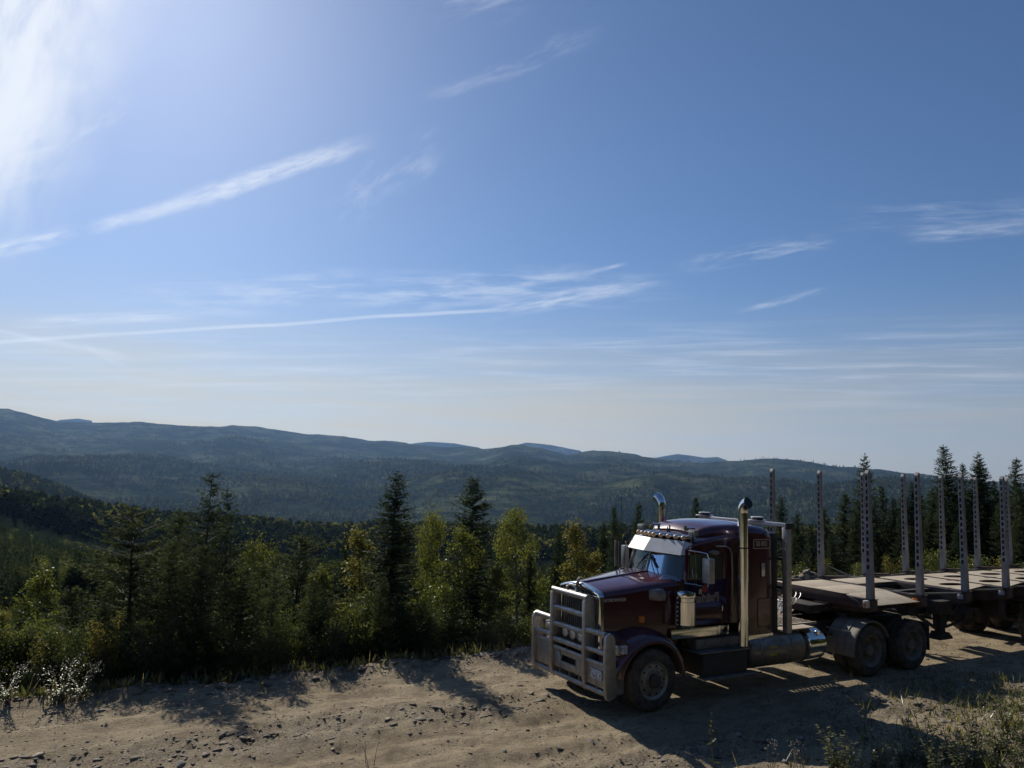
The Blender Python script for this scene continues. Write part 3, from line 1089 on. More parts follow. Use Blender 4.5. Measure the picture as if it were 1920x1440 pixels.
wheel(truck, 0, 0.02, True, True)
wheel(truck, 0, Y2-0.02, False, True)
for ax in (5.88, 7.32):
    wheel(truck, ax, 0.0, True, False)
    wheel(truck, ax, 0.335, True, False)
    wheel(truck, ax, Y2, False, False)
    wheel(truck, ax, Y2-0.335, False, False)
MB().lathe([(0.0, 0.3), (0.06, 0.3), (0.06, 2.14), (0.0, 2.14)], 12, 'y', (0, 0, 0.525)).build('axle', M['black_steel'], truck)
for ax in (5.88, 7.32):
    MB().lathe([(0.0, 0.6), (0.08, 0.62), (0.08, 0.95), (0.16, 0.96), (0.2, 1.0), (0.2, 1.44), (0.16, 1.48), (0.08, 1.49), (0.08, 1.82), (0.0, 1.84)], 16, 'y', (ax, 0, 0.53)).build('axle', M['black_steel'], truck)

# ---- chassis
mb = MB()
for y in (0.80, 1.58):
    mb.box(-0.6, 7.95, y, y+0.08, 0.74, 1.02)
mb.box(7.9, 7.98, 0.7, 1.74, 0.72, 1.02).box(2.3, 2.4, 0.88, 1.58, 0.76, 1.0).box(4.6, 4.7, 0.88, 1.58, 0.76, 1.0).box(6.5, 6.7, 0.88, 1.58, 0.7, 1.0)
mb.build('frame_rail', M['black_steel'], truck, bevel=0.01)
mb = MB()
mb.box(-0.45, 0.9, 0.82, 1.62, 0.55, 1.45).box(0.9, 2.2, 0.95, 1.5, 0.6, 1.05).box(-0.6, -0.5, 0.7, 1.74, 0.65, 1.6)
mb.box(1.0, 2.3, 0.3, 2.14, 1.02, 1.12)
mb.build('engine_block', M['black_steel'], truck, bevel=0.02)
for ax in (5.88, 7.32):
    for y in (0.62, 1.76):
        mb = MB()
        mb.bar((ax-0.5, y, 0.72), (ax+0.05, y, 0.62), 0.08, 0.05).bar((ax+0.05, y, 0.62), (ax+0.45, y, 0.5), 0.09, 0.05)
        mb.lathe([(0.0, 0.42), (0.12, 0.42), (0.14, 0.55), (0.12, 0.72), (0, 0.72)], 16, 'z', (ax+0.4, y+0.05*(1 if y < 1 else -1), 0.08))
        mb.build('suspension', M['black_steel'], truck)
# fifth wheel
mb = MB()
pl = []
for k in range(20):
    a = 2*math.pi*k/20
    pl.append((6.55+0.52*math.cos(a)*(1.15 if math.cos(a) > 0 else 1.0), 1.22+0.45*math.sin(a)))
mb.prism(pl, 'z', 1.16, 1.21)
mb.box(6.3, 6.8, 0.8, 0.9, 1.0, 1.17).box(6.3, 6.8, 1.54, 1.64, 1.0, 1.17)
mb.build('fifth_wheel', M['black_steel'], truck, bevel=0.008)

# ---- bumper and bull bar
MB().box(-0.82, -0.66, 0.10, 2.34, 0.42, 0.76).build('bumper', M['black_steel'], truck, bevel=0.03)
bull = empty('bull_bar', (0, 0, 0))
bull.parent = truck
bull.location = Vector((-0.95, 1.22, 0.3))-world_loc(truck)


def post(y, z0, z1, wd, name='bar_post'):
    poly = [(-0.99, z0), (-0.93, z0-0.03), (-0.78, z0+0.03), (-0.80, z0+0.4), (-0.83, z1-0.10), (-0.86, z1-0.02), (-0.93, z1+0.02), (-1.01, z1-0.02), (-1.035, z1-0.09), (-1.035, z0+0.25)]
    MB().prism(poly, 'y', y-wd/2, y+wd/2).build(name, M['alu'], bull, bevel=0.02)


for y in (0.70, 1.74):
    post(y, 0.33, 1.88, 0.085)
for y in (0.075, 2.365):
    post(y, 0.30, 1.36, 0.075)


def rail(y0, y1, z, r=0.048, x=-0.97, name='bar_rail'):
    MB().tube([(x, y0, z), (x, y1, z)], r, 14).build(name, M['alu'], bull)


rail(0.67, 1.77, 1.865, 0.052)
for z in (1.56, 1.265, 0.985):
    rail(0.74, 1.70, z)
for (a, b) in ((0.11, 0.66), (1.78, 2.33)):
    rail(a, b, 1.335, 0.05)
    rail(a, b, 1.03, 0.042)
    rail(a, b, 0.375, 0.045, -0.955)
rail(0.74, 1.70, 0.375, 0.045, -0.955)


def plate_slot(y0, y1, z0, z1, s=None, name='bar_plate', x0=-0.965, x1=-0.935):
    mb = MB()
    if s:
        a, b, c, d = s
        mb.box(x0, x1, y0, a, z0, z1).box(x0, x1, b, y1, z0, z1).box(x0, x1, a, b, z0, c).box(x0, x1, a, b, d, z1)
    else:
        mb.box(x0, x1, y0, y1, z0, z1)
    mb.build(name, M['alu'], bull, bevel=0.006)


plate_slot(0.75, 1.69, 0.50, 0.84, (1.0, 1.48, 0.63, 0.74))
rail(0.76, 1.68, 0.845, 0.035)
plate_slot(0.12, 0.65, 0.45, 0.83)
rail(0.13, 0.64, 0.835, 0.035)
plate_slot(1.79, 2.32, 0.45, 0.90)
rail(1.80, 2.31, 0.905, 0.03)
for y in (0.9, 1.2, 1.5, 0.36, 2.05):
    MB().prism([(-0.965, 0.39), (-0.80, 0.39), (-0.80, 0.43), (-0.93, 0.56), (-0.965, 0.56)], 'y', y-0.008, y+0.008).build('bar_gusset', M['alu'], bull)
# curved corner straps of the far wing
MB().tube([(-0.95, 1.99, 1.30), (-0.95, 2.12, 1.29), (-0.95, 2.20, 1.22), (-0.95, 2.23, 1.05), (-0.95, 2.23, 0.93)], 0.018, 8).build('bar_strap', M['alu'], bull)
# hoop on the top rail
hp = [(-0.93, 1.22+0.16*math.cos(a), 1.90+0.12*max(0, math.sin(a))) for a in np.linspace(0, math.pi, 10)]
MB().tube(hp, 0.02, 8).build('bar_hoop', M['alu'], bull)
# number plate on the near wing, lamps hung behind the third rail
MB().box(-0.982, -0.972, 0.20, 0.52, 0.57, 0.73).build('licence_plate', M['plate'], bull, bevel=0.004)
for y in (0.98, 1.22, 1.46):
    mb = MB().lathe([(0.0, -0.02), (0.05, -0.018), (0.085, 0.0), (0.088, 0.03), (0.06, 0.09), (0.0, 0.10)], 20, 'x', (-0.90, y, 1.13))
    mb.build('driving_lamp', M['clear_lens'], bull)
# bull bar stays back to the frame
for y in (0.78, 1.66):
    MB().bar((-0.86, y, 0.62), (-0.6, y, 0.85), 0.06, 0.08).build('bar_stay', M['black_steel'], bull)

for y in (0.05, 2.33):
    MB().box(-0.86, -0.62, y, y+0.06, 0.36, 0.80).build('bumper_end', M['alu_dull'], truck, bevel=0.02)

# ---- grille
gr = empty('grille', (0, 0, 0))
gr.parent = truck
gr.location = Vector((-0.74, 1.22, 0.9))-world_loc(truck)
MB().box(-0.70, -0.66, 0.60, 1.84, 0.92, 1.94).build('grille_core', M['black'], gr)
for k in range(16):
    y = 0.70+1.04*k/15
    MB().box(-0.735, -0.705, y-0.012, y+0.012, 0.95, 1.90).build('grille_bar', M['alu_dull'], gr)


def arch(hw, z0, zc, ze, n=9):
    """half profile of the hood opening: from bottom near, over the top to bottom far"""
    p = [(1.22-hw, z0), (1.22-hw, ze-0.10), (1.22-hw+0.02, ze-0.04), (1.22-hw+0.07, ze)]
    for k in range(1, n):
        t = k/n
        y = 1.22-hw+0.07+(2*hw-0.14)*t
        p.append((y, ze+(zc-ze)*(1-abs(2*t-1)**1.7)))
    p += [(1.22+hw-0.07, ze), (1.22+hw-0.02, ze-0.04), (1.22+hw, ze-0.10), (1.22+hw, z0)]
    return p


outer = arch(0.665, 0.90, 2.06, 1.96)
inner = arch(0.60, 0.90, 1.97, 1.885)
secs = []
for k in range(len(outer)):
    o_, i_ = outer[k], inner[k]
    secs.append([(-0.70, o_[0], o_[1]), (-0.765, o_[0]*0.93+i_[0]*0.07, o_[1]*0.93+i_[1]*0.07), (-0.785, (o_[0]+i_[0])/2, (o_[1]+i_[1])/2), (-0.765, i_[0], i_[1]), (-0.70, i_[0], i_[1])])
MB().loft(secs, closed=False).build('grille_surround', M['chrome'], gr, smooth=60)
MB().box(-0.755, -0.72, 0.62, 1.82, 1.835, 1.875).build('grille_crossbar', M['chrome'], gr, bevel=0.008)
mb = MB().loft([[(-0.80+dx, 1.22+s*math.cos(a), 2.03+h+0.02*math.sin(a)) for a in np.linspace(0, 2*math.pi, 10, endpoint=False)]
                for dx, s, h in ((0.0, 0.045, -0.24), (-0.02, 0.048, -0.08), (0.0, 0.055, 0.06), (0.03, 0.052, 0.095), (0.05, 0.02, 0.105))], closed=True)
mb.build('grille_ornament', M['maroon_dirty'], gr, smooth=60)

# ---- hood
HS = [(-0.705, 0.655, 2.05, 1.95), (-0.4, 0.70, 2.085, 1.99), (0.0, 0.76, 2.125, 2.035), (0.4, 0.83, 2.165, 2.085), (0.62, 0.87, 2.185, 2.11), (0.80, 0.90, 2.195, 2.13)]
secs = []
for (x, hw, zc, ze) in HS:
    p = arch(hw, 1.02, zc, ze)
    secs.append([(x, q[0], q[1]) for q in p])
hood = MB().loft(secs, closed=False).build('hood', M['maroon'], truck, smooth=50)
mb = MB()   # raised spine down the middle of the hood
for i in range(len(HS)-1):
    (xa, ha, za, _), (xb, hb, zb, _) = HS[i], HS[i+1]
    mb.hexa([(xa, 1.16, za-0.01), (xa, 1.28, za-0.01), (xb, 1.28, zb-0.01), (xb, 1.16, zb-0.01), (xa, 1.18, za+0.022), (xa, 1.26, za+0.022), (xb, 1.26, zb+0.022), (xb, 1.18, zb+0.022)])
mb.build('hood_spine', M['maroon'], hood, bevel=0.006)
MB().bar((0.15, 0.50, 2.075), (0.15, 1.15, 2.145), 0.006, 0.006).build('hood_seam', M['black'], hood)
text('hood_lettering', 'KENWORTH', 0.085, M['lettering'], hood, (-0.50, 0.49, 1.83), rot=R(0.0), spacing=0.95)
for s_ in (0.0,):
    # air scoop on the hood side
    secs = []
    for k, (x, hh, dd) in enumerate([(0.20, 0.075, 0.02), (0.26, 0.095, 0.10), (0.36, 0.105, 0.15), (0.46, 0.105, 0.17)]):
        ys = 1.22-(0.79+0.1*(x-0.2))+0.02
        secs.append([(x, ys, 1.90+hh), (x, ys-dd*0.55, 1.90+hh), (x, ys-dd*0.9, 1.90+hh*0.6), (x, ys-dd, 1.90), (x, ys-dd*0.9, 1.90-hh*0.9), (x, ys-dd*0.5, 1.90-hh*1.1), (x, ys, 1.90-hh*1.1)])
    MB().loft(secs, closed=True).build('air_scoop', M['alu_dull'], hood, smooth=50)
MB().box(0.0, 0.09, 0.395, 0.47, 1.42, 1.54).build('turn_signal', M['amber'], hood, bevel=0.012)
for y in (1.22-0.62, 1.22+0.62):
    MB().tube([(0.62, y, 2.12), (0.64, y, 2.17), (0.72, y, 2.19)], 0.012, 6).build('hood_latch', M['chrome'], hood)


def fender(m):
    mb = MB()
    prof = [(0.02, 0.600), (-0.015, 0.625), (-0.012, 0.665), (0.03, 0.715), (0.12, 0.765), (0.26, 0.80), (0.42, 0.815), (0.56, 0.80)]
    secs = []
    for a in np.linspace(R(-2), R(172), 22):
        s = []
        for (y, r) in prof:
            fx = 1.10 if math.cos(a) < 0 else 1.03
            s.append((-0.0+r*math.cos(math.pi-a)*-1*-1*fx if False else r*math.cos(a)*fx, m(y), 0.53+r*math.sin(a)))
        secs.append(s)
    mb.loft(secs, closed=False)
    # front nose of the fender down to the bumper
    mb.hexa([(-0.70, m(0.06), 0.76), (-0.58, m(0.04), 0.76), (-0.58, m(0.55), 0.76), (-0.70, m(0.55), 0.76),
             (-0.66, m(0.10), 1.22), (-0.50, m(0.06), 1.16), (-0.50, m(0.55), 1.30), (-0.66, m(0.55), 1.30)])
    f = mb.build('fender', M['maroon'], truck, smooth=50)
    MB().box(-0.745, -0.665, min(m(0.10), m(0.34)), max(m(0.10), m(0.34)), 0.98, 1.14).build('headlight', M['clear_lens'], f, bevel=0.02)
    MB().box(-0.70, -0.60, min(m(0.0), m(0.07)), max(m(0.0), m(0.07)), 1.02, 1.16).build('side_lamp', M['plate'], f, bevel=0.01)
    return f


both(fender)

# ---- cab
NS = 0.30           # near side of the cab body
cab_mb = MB()
FS = Y2-NS
cab_mb.box(0.78, 2.30, NS, FS, 1.30, 1.40)
for (a, b) in ((0.39, 0.44), (2.0, 2.05)):
    cab_mb.box(0.74, 1.045, a, b, 1.30, 2.12)      # cowl side
for (a, b) in ((NS, NS+0.05), (FS-0.05, FS)):
    cab_mb.box(2.0, 2.30, a, b, 1.30, 2.70)        # rear quarter
cab_mb.box(0.74, 0.80, 0.44, 2.0, 1.6, 2.13)          # firewall
cab_mb.box(2.24, 2.30, NS, FS, 1.4, 2.75)          # back wall
cab = cab_mb.build('cab', M['maroon'], truck, bevel=0.012)
# cowl below the windscreen
MB().loft([[(0.76, 0.40, 2.10), (0.70, 0.7, 2.16), (0.68, 1.22, 2.185), (0.70, 1.74, 2.16), (0.76, 2.04, 2.10)],
           [(1.00, 0.40, 2.13), (0.90, 0.7, 2.19), (0.85, 1.22, 2.20), (0.90, 1.74, 2.19), (1.00, 2.04, 2.13)]]).build('cowl', M['maroon'], cab)
# roof: lofted from visor to the sleeper, side walls follow the rising eave
RS = [(1.165, 0.80, 2.83, 2.74), (1.26, 0.88, 2.885, 2.80), (1.5, 0.92, 2.94, 2.85), (1.9, 0.94, 3.00, 2.92), (2.34, 0.95, 3.03, 2.97)]
secs = []
for (x, hw, zc, ze) in RS:
    p = [(1.22-hw-0.0, 2.62), (1.22-hw, ze-0.06), (1.22-hw+0.03, ze-0.01), (1.22-hw+0.10, ze+0.02)]
    for t in (0.2, 0.4, 0.5, 0.6, 0.8):
        p.append((1.22-hw+0.1+(2*hw-0.2)*t, ze+0.02+(zc-ze)*(1-abs(2*t-1)**2)))
    p += [(1.22+hw-0.10, ze+0.02), (1.22+hw-0.03, ze-0.01), (1.22+hw, ze-0.06), (1.22+hw, 2.62)]
    secs.append([(x, q[0], q[1]) for q in p])
MB().loft(secs, closed=True).build('cab_roof', M['maroon'], cab, smooth=45)
MB().tube([(1.02, NS+0.0, 2.745), (1.4, NS-0.012, 2.80), (2.3, NS-0.015, 2.93)], 0.010, 6).build('roof_drip_rail', M['maroon'], cab)


def door(m):
    def yd(x, d=0.0):
        return m(0.375-0.092*(x-1.04)+d)

    def slab(mb, x0, x1, z0, z1, d0=-0.0, d1=0.042):
        return mb.hexa([(x0, yd(x0, d0), z0), (x1, yd(x1, d0), z0), (x1, yd(x1, d1), z0), (x0, yd(x0, d1), z0),
                        (x0, yd(x0, d0), z1), (x1, yd(x1, d0), z1), (x1, yd(x1, d1), z1), (x0, yd(x0, d1), z1)])
    mb = MB()
    slab(mb, 1.04, 1.985, 1.34, 2.13)
    slab(mb, 1.04, 1.11, 2.13, 2.60)
    slab(mb, 1.90, 1.985, 2.13, 2.60)
    slab(mb, 1.04, 1.985, 2.60, 2.69)
    d = mb.build('door', M['maroon'], truck, bevel=0.008)
    slab(MB(), 1.11, 1.90, 2.13, 2.60, 0.018, 0.026).build('door_window', M['glass'], d)
    y = m(NS-0.05)
    MB().tube([(1.72, m(NS), 2.74), (1.76, y, 2.745), (1.93, y, 2.74), (2.03, y, 2.70), (2.085, y, 2.60), (2.10, y, 2.2), (2.10, y, 1.45), (2.10, m(NS), 1.38)], 0.014, 8).build('grab_bar', M['alu'], d)
    MB().box(1.835, 1.865, min(m(NS-0.05), m(NS-0.012)), max(m(NS-0.05), m(NS-0.012)), 1.54, 1.66).build('door_handle', M['chrome'], d, bevel=0.01)
    mb = MB()
    mb.loft([[(1.62+0.12*math.cos(t)*s, m(NS-0.012-dd), 2.63+0.045*math.sin(t)*s) for t in np.linspace(0, 2*math.pi, 14, endpoint=False)] for s, dd in ((1, 0), (1, 0.06), (0.8, 0.09), (0.1, 0.095))], closed=True)
    mb.build('spot_mirror', M['alu_dull'], d, smooth=50)
    return d


d_near, d_far = both(door)
# painted name on the near door (it reads backwards in the photograph)
text('door_lettering', 'Poirier', 0.205, M['lettering_cream'], d_near, (1.52, 0.328, 1.79), depth=0.001, rot=R(2.5), offset=0.010, yaw=-0.0918)
text('door_lettering', 'Poirier', 0.205, M['lettering_dark'], d_near, (1.52, 0.325, 1.79), depth=0.001, rot=R(2.5), offset=-0.001, yaw=-0.0918)
hm_ = MB()
for s_, cx_ in ((1, 0), ):
    hm_.prism([(1.47+0.065*math.cos(a), 1.965+0.075*math.sin(a)) for a in np.linspace(0, 2*math.pi, 12, endpoint=False)], 'y', 0.328, 0.333)
hm_.build('door_decal', M['red'], d_near)
MB().prism([(1.33, 1.87), (1.40, 1.86), (1.415, 1.93), (1.38, 1.97), (1.335, 1.945)], 'y', 0.338, 0.345).build('door_decal', M['lettering_cream'], d_near)

# windscreen in two panes with a centre bar
ws = empty('windscreen', (0, 0, 0))
ws.parent = truck
ws.location = Vector((0.9, 1.22, 2.2))-world_loc(truck)
for sgn in (-1, 1):
    b0, b1 = (0.80, 1.22+sgn*0.025, 2.205), (0.99, 1.22+sgn*0.80, 2.145)
    t0, t1 = (0.97, 1.22+sgn*0.025, 2.71), (1.09, 1.22+sgn*0.76, 2.68)
    n_ = 6
    secs = []
    for k in range(n_+1):
        t = k/n_
        bul = 0.035*math.sin(math.pi*t)
        secs.append([(b0[0]+(b1[0]-b0[0])*t-bul, b0[1]+(b1[1]-b0[1])*t, b0[2]+(b1[2]-b0[2])*t), (t0[0]+(t1[0]-t0[0])*t-bul, t0[1]+(t1[1]-t0[1])*t, t0[2]+(t1[2]-t0[2])*t)])
    MB().loft(secs).build('windscreen_pane', M['glass'], ws, smooth=60)
    MB().tube([(0.80, 1.22, 2.19), (0.885, 1.22+sgn*0.4, 2.165), (0.985, 1.22+sgn*0.81, 2.13)], 0.012, 6).build('windscreen_trim', M['chrome'] if sgn > 0 else M['black'], ws)
    MB().tube([(0.76, 1.22+sgn*0.30, 2.17), (0.80, 1.22+sgn*0.16, 2.36), (0.84, 1.22+sgn*0.10, 2.48)], 0.010, 6).bar((0.825, 1.22+sgn*0.26, 2.30), (0.87, 1.22+sgn*0.03, 2.52), 0.012, 0.03).build('wiper', M['black'], ws)
    MB().hexa([(1.0, 1.22+sgn*0.80, 2.10), (1.06, 1.22+sgn*0.80, 2.10), (1.06, 1.22+sgn*0.85, 2.10), (1.02, 1.22+sgn*0.85, 2.10), (1.09, 1.22+sgn*0.76, 2.70), (1.12, 1.22+sgn*0.76, 2.70), (1.13, 1.22+sgn*0.84, 2.72), (1.09, 1.22+sgn*0.84, 2.72)]).build('windscreen_pillar', M['maroon'], ws)
MB().bar((0.785, 1.22, 2.19), (0.96, 1.22, 2.72), 0.045, 0.03).build('windscreen_bar', M['alu'], ws, bevel=0.006)
# inside of the cab
mb = MB().box(0.98, 1.15, 0.42, 2.02, 1.9, 2.14).box(1.55, 1.75, 0.55, 0.95, 1.9, 2.5).box(1.55, 1.75, 1.5, 1.9, 1.9, 2.5)
mb.build('dashboard', M['interior'], truck, bevel=0.02)
MB().tube([(1.22+0.10*math.cos(a)*0.5, 1.70+0.20*math.cos(a), 2.16+0.18*math.sin(a)) for a in np.linspace(0, 2*math.pi, 18, endpoint=False)], 0.014, 6, closed=True).build('steering_wheel', M['black'], truck)

# sun visor: a folded sheet with two facets and end returns
vb = [(1.10, 0.36, 2.60), (0.965, 0.44, 2.575), (0.725, 1.22, 2.595), (0.965, 2.00, 2.575), (1.10, 2.08, 2.60)]
vt = [(1.17, 0.40, 2.80), (1.10, 0.50, 2.825), (0.905, 1.22, 2.835), (1.10, 1.94, 2.825), (1.17, 2.04, 2.80)]
mb = MB()
secs = [[vb[k], vt[k], (vt[k][0]+0.05, vt[k][1], vt[k][2]-0.01), (vb[k][0]+0.02, vb[k][1], vb[k][2]-0.006)] for k in range(5)]
mb.loft(secs, closed=True)
mb.build('sun_visor', M['white_shell'], truck, smooth=10)
# row of nine bullet lamps above the visor
for k in range(9):
    t = k/8
    y = 0.56+1.32*t
    x = 0.99+0.16*abs(2*t-1)
    z = 2.895-0.012*abs(2*t-1)
    body = MB().lathe([(0.050, -0.01), (0.056, 0.03), (0.057, 0.12), (0.050, 0.21), (0.032, 0.29), (0.0, 0.33)], 14, 'x', (x, y, z)).build('roof_lamp', M['chrome'], truck, smooth=60)
    MB().lathe([(0.0, -0.060), (0.026, -0.052), (0.042, -0.032), (0.051, -0.006)], 14, 'x', (x, y, z)).build('lamp_lens', M['lamp_orange'], body, smooth=60)
# work lamps with their back stays
for y in (0.42, 1.92):
    mb = MB().box(1.22, 1.30, y-0.095, y+0.095, 2.93, 3.04).box(1.25, 1.28, y-0.02, y+0.02, 2.85, 2.94)
    o = mb.build('work_lamp', M['alu_dull'], truck, bevel=0.012)
    MB().box(1.205, 1.218, y-0.08, y+0.08, 2.945, 3.025).build('lamp_lens', M['clear_lens'], o, bevel=0.004)
# air horns
for (y, x0, L_) in ((0.74, 1.36, 0.62), (1.74, 1.36, 0.62)):
    mb = MB().lathe([(0.0, 0.0), (0.052, 0.0), (0.050, 0.02), (0.028, 0.10), (0.018, 0.25), (0.016, L_), (0.0, L_)], 16, 'x', (x0, y, 3.045))
    mb.lathe([(0.05, 0.0), (0.07, 0.02), (0.075, 0.06), (0.0, 0.10)], 14, 'z', (x0+L_, y, 3.01)).box(x0+L_-0.03, x0+L_+0.03, y-0.02, y+0.02, 2.9, 3.03)
    mb.build('air_horn', M['chrome'], truck, smooth=50)
for y, h_ in ((1.24, 0.14), (1.30, 0.10)):
    MB().tube([(1.40, y, 2.92), (1.40, y, 2.93+h_)], [0.022, 0.012], 8).build('roof_aerial', M['black'], truck)
for y in (0.30, 2.14):
    MB().tube([(1.13, y, 2.72), (1.12, y-0.02, 2.85), (1.13, y, 3.0)], 0.008, 6).lathe([(0.0, -0.05), (0.03, -0.05), (0.03, 0.05), (0.0, 0.05)], 10, 'z', (1.12, y-0.01, 2.88)).build('whip_aerial', M['black'], truck)
MB().tube([(1.05, 2.32, 2.66), (1.05, 2.33, 3.1), (1.04, 2.34, 3.55)], 0.005, 5).build('whip_aerial', M['black'], truck)

# ---- sleeper
def arch_sec(x, hw, zt, rc, zb, n=7, crown=0.05):
    p = [(1.22-hw, zb)]
    for k in range(n+1):
        a = math.pi-math.pi/2*k/n
        p.append((1.22-hw+rc+rc*math.cos(a), zt-crown-rc+rc*math.sin(a)))
    for t in (0.25, 0.5, 0.75):
        p.append((1.22-hw+rc+(2*hw-2*rc)*t, zt-crown*(2*t-1)**2))
    for k in range(n+1):
        a = math.pi/2-math.pi/2*k/n
        p.append((1.22+hw-rc+rc*math.cos(a), zt-crown-rc+rc*math.sin(a)))
    p.append((1.22+hw, zb))
    return [(x, q[0], q[1]) for q in p]


sl = MB().loft([arch_sec(2.32, 0.99, 3.17, 0.22, 1.06), arch_sec(2.40, 1.03, 3.19, 0.20, 1.06), arch_sec(2.9, 1.03, 3.16, 0.20, 1.06), arch_sec(3.08, 1.03, 3.12, 0.20, 1.06),
                arch_sec(3.14, 1.0, 3.07, 0.20, 1.10), arch_sec(3.16, 0.94, 3.02, 0.2, 1.14)], closed=True).build('sleeper', M['maroon'], truck, smooth=40)
MB().loft([arch_sec(1.46, 0.60, 3.00, 0.10, 2.86, crown=0.03), arch_sec(1.52, 0.68, 3.06, 0.12, 2.86), arch_sec(1.66, 0.76, 3.125, 0.16, 2.86), arch_sec(1.85, 0.82, 3.165, 0.18, 2.86), arch_sec(2.1, 0.88, 3.185, 0.2, 2.86),
           arch_sec(2.36, 0.96, 3.19, 0.2, 2.80)], closed=True).build('roof_cap', M['maroon'], sl, smooth=45)
text('sleeper_lettering', '150 55', 0.115, M['lettering_cream'], sl, (2.83, 1.22-1.033, 2.775), depth=0.001, offset=0.008)
text('sleeper_lettering', '150 55', 0.115, M['lettering_dark'], sl, (2.83, 1.22-1.0355, 2.775), depth=0.001, offset=-0.001)
mb = MB().box(2.60, 2.615, 0.183, 0.192, 2.69, 2.86).box(3.045, 3.06, 0.183, 0.192, 2.69, 2.86).box(2.60, 3.06, 0.183, 0.192, 2.685, 2.697).box(2.60, 3.06, 0.183, 0.192, 2.853, 2.865)
mb.build('lettering_border', M['lettering_cream'], sl)
MB().box(2.79, 2.915, 0.175, 0.195, 2.14, 2.42).build('sleeper_window_frame', M['black'], sl, bevel=0.015)
MB().box(2.805, 2.90, 0.170, 0.180, 2.155, 2.405).build('sleeper_window', M['clear_lens'], sl, bevel=0.01)
for (nm, g_, mt) in (('hatch_seal', 0.0, 'black'), ('sleeper_hatch', 0.016, 'maroon')):
    p = []
    for (cx_, cz_, a0) in ((3.08, 1.68, 0), (2.78, 1.68, 90), (2.78, 1.26, 180), (3.08, 1.26, 270)):
        for a in np.linspace(R(a0), R(a0+90), 5):
            p.append((cx_+(0.06-g_)*math.cos(a)-0.02, cz_+(0.06-g_)*math.sin(a)))
    MB().prism(p, 'y', 0.187-g_*0.35, 0.20).build(nm, M[mt], sl)
MB().box(2.42, 3.12, 0.178, 0.20, 0.965, 1.075).build('sleeper_trim', M['chrome'], sl, bevel=0.008)
MB().box(3.10, 3.29, 0.20, 2.24, 1.08, 2.98).build('sleeper_fairing', M['black'], sl, bevel=0.03)
MB().box(0.60, 2.02, 0.262, 0.29, 1.11, 1.285).build('cab_trim', M['chrome'], truck, bevel=0.008)

# ---- exhaust stacks
def stack(m):
    o_ = 1 if m(0) == 0 else -1
    yc = m(0.05)
    e = MB().tube([(2.17, yc, 0.93), (2.17, yc, 2.72)], 0.098, 24).build('exhaust_stack', M['chrome'], truck)
    MB().tube([(2.17, yc, 2.735), (2.17, yc, 3.38)], 0.094, 24).build('stack_sleeve', M['chrome'], e)
    MB().lathe([(0.098, -0.012), (0.104, -0.008), (0.104, 0.008), (0.098, 0.012)], 24, 'z', (2.17, yc, 2.728)).build('stack_clamp', M['black'], e)
    # curved outlet leaning outwards, cut off at a slant
    secs = []
    for (h, dy, tl, r) in ((0, 0, 0, 0.094), (0.05, 0.002, 8, 0.095), (0.10, 0.018, 24, 0.097), (0.15, 0.05, 44, 0.100), (0.185, 0.095, 60, 0.104), (0.20, 0.135, 68, 0.107)):
        t = R(tl)
        s = []
        for k in range(24):
            a = 2*math.pi*k/24
            cxx, cyy = r*math.cos(a), r*math.sin(a)
            s.append((2.17+cxx, yc-o_*(dy+cyy*math.cos(t)), 3.38+h-cyy*math.sin(t)))
        secs.append(s)
    MB().loft(secs, closed=True, caps=False).build('stack_elbow', M['chrome'], e)
    last = secs[-1]
    c_ = np.mean(np.array(last), 0)
    inn = [tuple(c_+(np.array(p)-c_)*0.94+np.array((0, -o_*0.002, 0.001))) for p in last]
    deep = [tuple(c_+(np.array(p)-c_)*0.90+np.array((0, o_*0.08, -0.05))) for p in last]
    MB().loft([inn, deep], closed=True).build('stack_bore', M['black'], e)
    return e


both(stack)

# ---- air cleaners beside the cowl
def cleaner(m):
    yc = m(0.13)
    e = MB().tube([(0.80, yc, 1.40), (0.80, yc, 1.80)], 0.185, 28).build('air_cleaner', M['chrome'], truck)
    MB().lathe([(0.0, 1.33), (0.12, 1.335), (0.165, 1.36), (0.184, 1.40)], 28, 'z', (0.80, yc, 0)).build('cleaner_base', M['chrome'], e)
    MB().lathe([(0.186, 1.80), (0.175, 1.81), (0.175, 1.87), (0.19, 1.88), (0.195, 1.93), (0.185, 1.965), (0.10, 1.985), (0.0, 1.99)], 28, 'z', (0.80, yc, 0)).build('cleaner_lid', M['chrome'], e)
    MB().box(0.59, 0.63, min(m(0.06), m(0.12)), max(m(0.06), m(0.12)), 1.36, 1.90).build('lamp_strip', M['black'], e)
    for k in range(7):
        MB().lathe([(0.0, -0.028), (0.014, -0.022), (0.020, -0.004), (0.021, 0.01)], 10, 'x', (0.592, m(0.09), 1.41+0.077*k)).build('marker_lamp', M['chrome'], e)
    return e


both(cleaner)

# ---- mirrors
def mirror(m):
    ya, yb = sorted((m(-0.06), m(0.10)))
    yc = (ya+yb)/2
    e = MB().box(1.19, 1.33, ya-0.015, yb+0.015, 2.11, 2.56).build('side_mirror', M['alu'], truck, bevel=0.02)
    mb = MB()
    mb.tube([(1.04, m(NS), 2.68), (1.10, m(0.22), 2.675), (1.22, yc, 2.64), (1.26, yc, 2.56)], 0.012, 8)
    mb.tube([(1.26, yc, 2.12), (1.24, yc, 2.04), (1.10, m(0.16), 2.06), (0.90, m(0.26), 2.10)], 0.014, 8)
    mb.tube([(1.04, m(0.28), 2.66), (1.06, m(0.16), 2.08)], 0.007, 6).tube([(1.10, m(0.20), 2.66), (1.10, m(0.15), 2.07)], 0.007, 6)
    mb.build('mirror_bracket', M['chrome'], e)
    return e


